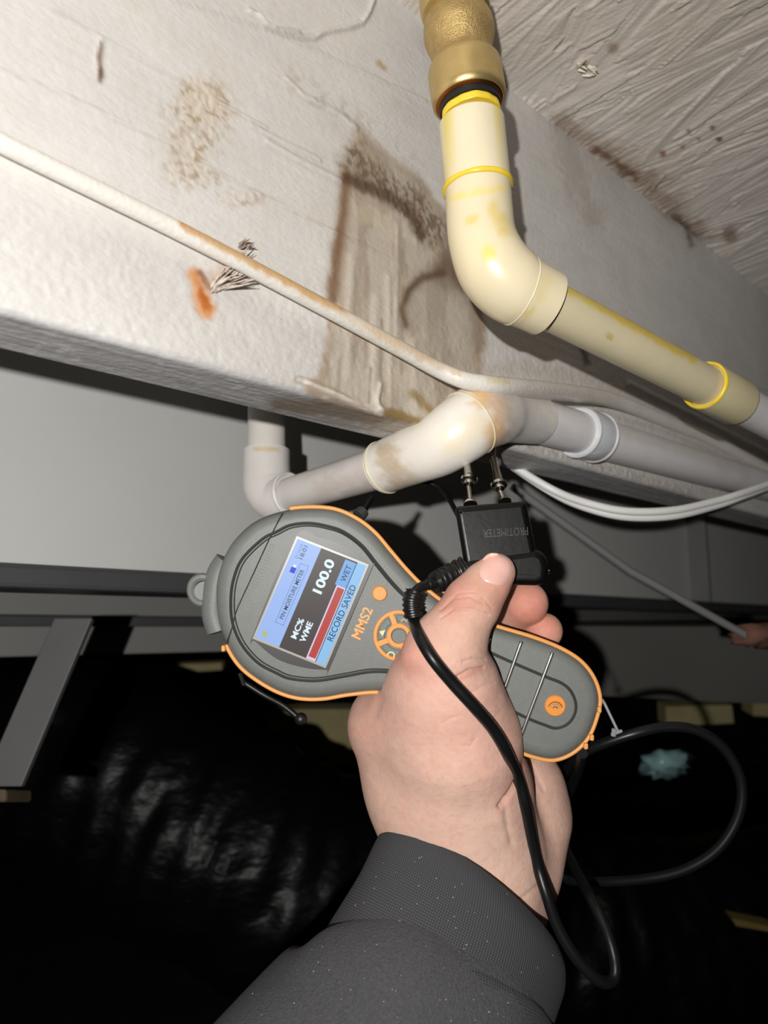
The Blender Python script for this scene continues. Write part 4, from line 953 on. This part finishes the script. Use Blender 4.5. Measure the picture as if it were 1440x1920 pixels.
# ================================================================ PROBE AND CABLE
PD = 0.3600
pr = empty('pin_probe', P(940, 1000, PD + .011)); tag(pr, 'black two-pin probe with coiled black cable, held under the joist between thumb and fingers', 'probe')
def rounded(name, pts, d0, d1, m, parent, inset=6, tilt=0.0):
    q = np.array(pts); c = q.mean(0); tg_ = np.roll(q, -1, 0) - np.roll(q, 1, 0); nn = np.stack([tg_[:, 1], -tg_[:, 0]], 1); nn /= np.linalg.norm(nn, axis=1)[:, None] + 1e-9
    if ((q + nn - c) ** 2).sum() < ((q - c) ** 2).sum(): nn = -nn
    V = []; Fc = []; n = len(q); dep = d1 - d0; L_ = []
    for k in range(7):
        a_ = k / 6 * math.pi / 2; L_.append((-inset * (1 - math.sin(a_)), d0 + inset * d0 / F * (1 - math.cos(a_)) * 1.0))
    L_ = [(o_, d_) for o_, d_ in L_]; L_ += [(o_, d0 + d1 - d_) for o_, d_ in reversed(L_)]
    for o_, d_ in L_:
        for i, (x_, y_) in enumerate(q + nn * o_): V.append(P(x_, y_, d_ + tilt * (1060 - y_)))
    for i in range(len(L_) - 1):
        for k in range(n): a_ = i * n + k; b_ = i * n + (k + 1) % n; Fc.append((a_, b_, b_ + n, a_ + n))
    Fc += [tuple(range(n)), tuple(range((len(L_) - 1) * n, len(L_) * n))]
    o = fixn(mesh(name, V, Fc, m, parent), 60)
    for p in o.data.polygons:
        if len(p.vertices) > 4: p.use_smooth = False
    return o
TL = 0.00003
def dense(pts, rad=9):          # corners rounded by short arcs
    out = []; n = len(pts)
    for i in range(n):
        p, a_, b_ = np.array(pts[i], float), np.array(pts[i - 1], float), np.array(pts[(i + 1) % n], float)
        la, lb = np.linalg.norm(a_ - p), np.linalg.norm(b_ - p); k = min(rad, la * .45, lb * .45)
        q0 = p + (a_ - p) / la * k; q1 = p + (b_ - p) / lb * k
        for t in np.linspace(0, 1, 6): out.append(q0 * (1 - t) ** 2 + 2 * p * t * (1 - t) + q1 * t * t)
    return out
rounded('probe_body', dense([(852, 950), (986, 940), (1010, 1058), (871, 1062)]), PD, PD + .022, m_blk, pr, 12, TL)
rounded('probe_base', dense([(858, 1058), (880, 1048), (1006, 1030), (1022, 1040), (1029, 1062), (1026, 1090), (1010, 1098), (866, 1094)]), PD - .001, PD + .024, m_blk, pr, 14, TL)
text_px('lettering', 'PROTIMETER', 948, 998, 84, 15, (-84, 5), PD - .0004 + TL * 62, m_blkmat, pr, 0.0)
lathe('base_screw', P(1026, 1072, PD + .006), P(1030, 1072, PD + .006), [(0, .001), (1, .001)], m_steel, pr, 12)
def prong(base, neck, dsc, rod_, tip, nd):
    o = empty('x', P(*base, PD)); bpy.data.objects.remove(o)
    dd = PD + .011 + TL * 100
    f = lambda q, k: P(q[0], q[1], dd + k)
    parts = []
    def prof_(a, b, pr_): a, b = np.array(a), np.array(b); return sweep_data([a + (b - a) * t for t, r in pr_], [r for t, r in pr_], 24)
    parts.append(prof_(f(base, 0), f(neck, .006), [(0, .0034), (.12, .0032), (.22, .0022), (.3, .0010), (1, .0010)]))
    parts.append(prof_(f(neck, .006), f(dsc, .009), [(0, .001), (.2, .0024), (.55, .0026), (.6, .0040), (.85, .0043), (.9, .0030), (1, .0025)]))
    parts.append(prof_(f(dsc, .009), f(tip, .030), [(0, .0027), (.1, .0023), (.5, .0019), (.9, .0019), (.93, .0022), (1, .0020)]))
    parts.append(sweep_data([f(tip, .030), f(nd, .042)], [.0008, .0002], 10))
    mgeo('prong', parts, m_steel, pr)
prong((882, 946), (879, 912), (880, 895), None, (872, 850), (868, 810))
prong((946, 942), (938, 920), (935, 905), None, (926, 860), (930, 828))
sweep('thin_lead', [P(*q) for q in catmull([(770, 900, .43), (805, 905, .43), (832, 922, .425), (850, 950, .41), (868, 985, .390), (880, 1010, .378)], 6)], 0.0014, m_cab, pr, 10)
# cable
def hd(x_, y_, off): 
    d_ = raydepth(hb_, x_, y_); return (d_ if d_ else .37) - off
cr = 0.00275
cp_ = [(868, 1070, PD + .003), (845, 1080, PD + .001), (822, 1090, PD - .003), (803, 1096, .3540), (786, 1102, .3515), (775, 1116, .3495), (772, 1138, .3490), (777, 1165, .3480)]
for q in ((788, 1196), (812, 1236), (848, 1280), (888, 1324), (924, 1366), (950, 1410), (970, 1456), (985, 1510), (996, 1565)): cp_.append((q[0], q[1], min(hd(q[0], q[1], cr + .0004), .372)))
cp_ += [(1008, 1622, .366), (1024, 1676, .362), (1046, 1738, .360), (1080, 1795, .358), (1122, 1838, .358), (1148, 1838, .362), (1153, 1805, .366), (1137, 1745, .374), (1108, 1684, .388), (1080, 1632, .42), (1060, 1590, .448), (1046, 1540, .460), (1046, 1485, .458), (1056, 1455, .45), (1077, 1425, .432), (1110, 1403, .418), (1180, 1378, .41), (1250, 1363, .41), (1310, 1371, .41), (1360, 1407, .41), (1389, 1465, .41), (1384, 1530, .41), (1345, 1592, .412), (1280, 1632, .418), (1200, 1649, .428), (1120, 1653, .442), (1060, 1648, .462), (1022, 1620, .472), (1024, 1565, .472), (1050, 1522, .462), (1068, 1484, .44), (1084, 1444, .412), (1092, 1412, .386)]
cq = catmull(cp_, 10); cpt = [P(*q) for q in cq]
cab = sweep('cable', cpt, [cr * (0.8 if 30 < i < 50 else 1) for i in range(len(cpt))], m_cab, pr, 20)
def ribbed(name, seg_pts, r0, r1, nr):
    q = catmull(seg_pts, 24); n = len(q); rad = []
    for i in range(n):
        t = i / (n - 1); rad.append((r0 + (r1 - r0) * t) * (1 + 0.07 * math.tanh(3 * math.sin(t * nr * 2 * math.pi))))
    return sweep(name, [P(*a) for a in q], rad, m_blkmatte, pr, 24, True, None, 30)
m_blkmatte = mat('black_boot', (20, 20, 20), 0.38)
ribbed('strain_relief', [(872, 1068, PD + .003), (846, 1079, PD + .001), (822, 1090, PD - .003), (812, 1094, .3555)], .0062, .0044, 7)
ribbed('strain_relief', [(778, 1110, .3502), (773, 1124, .3494), (773, 1140, .349), (776, 1158, .3484)], .0042, .0043, 6)
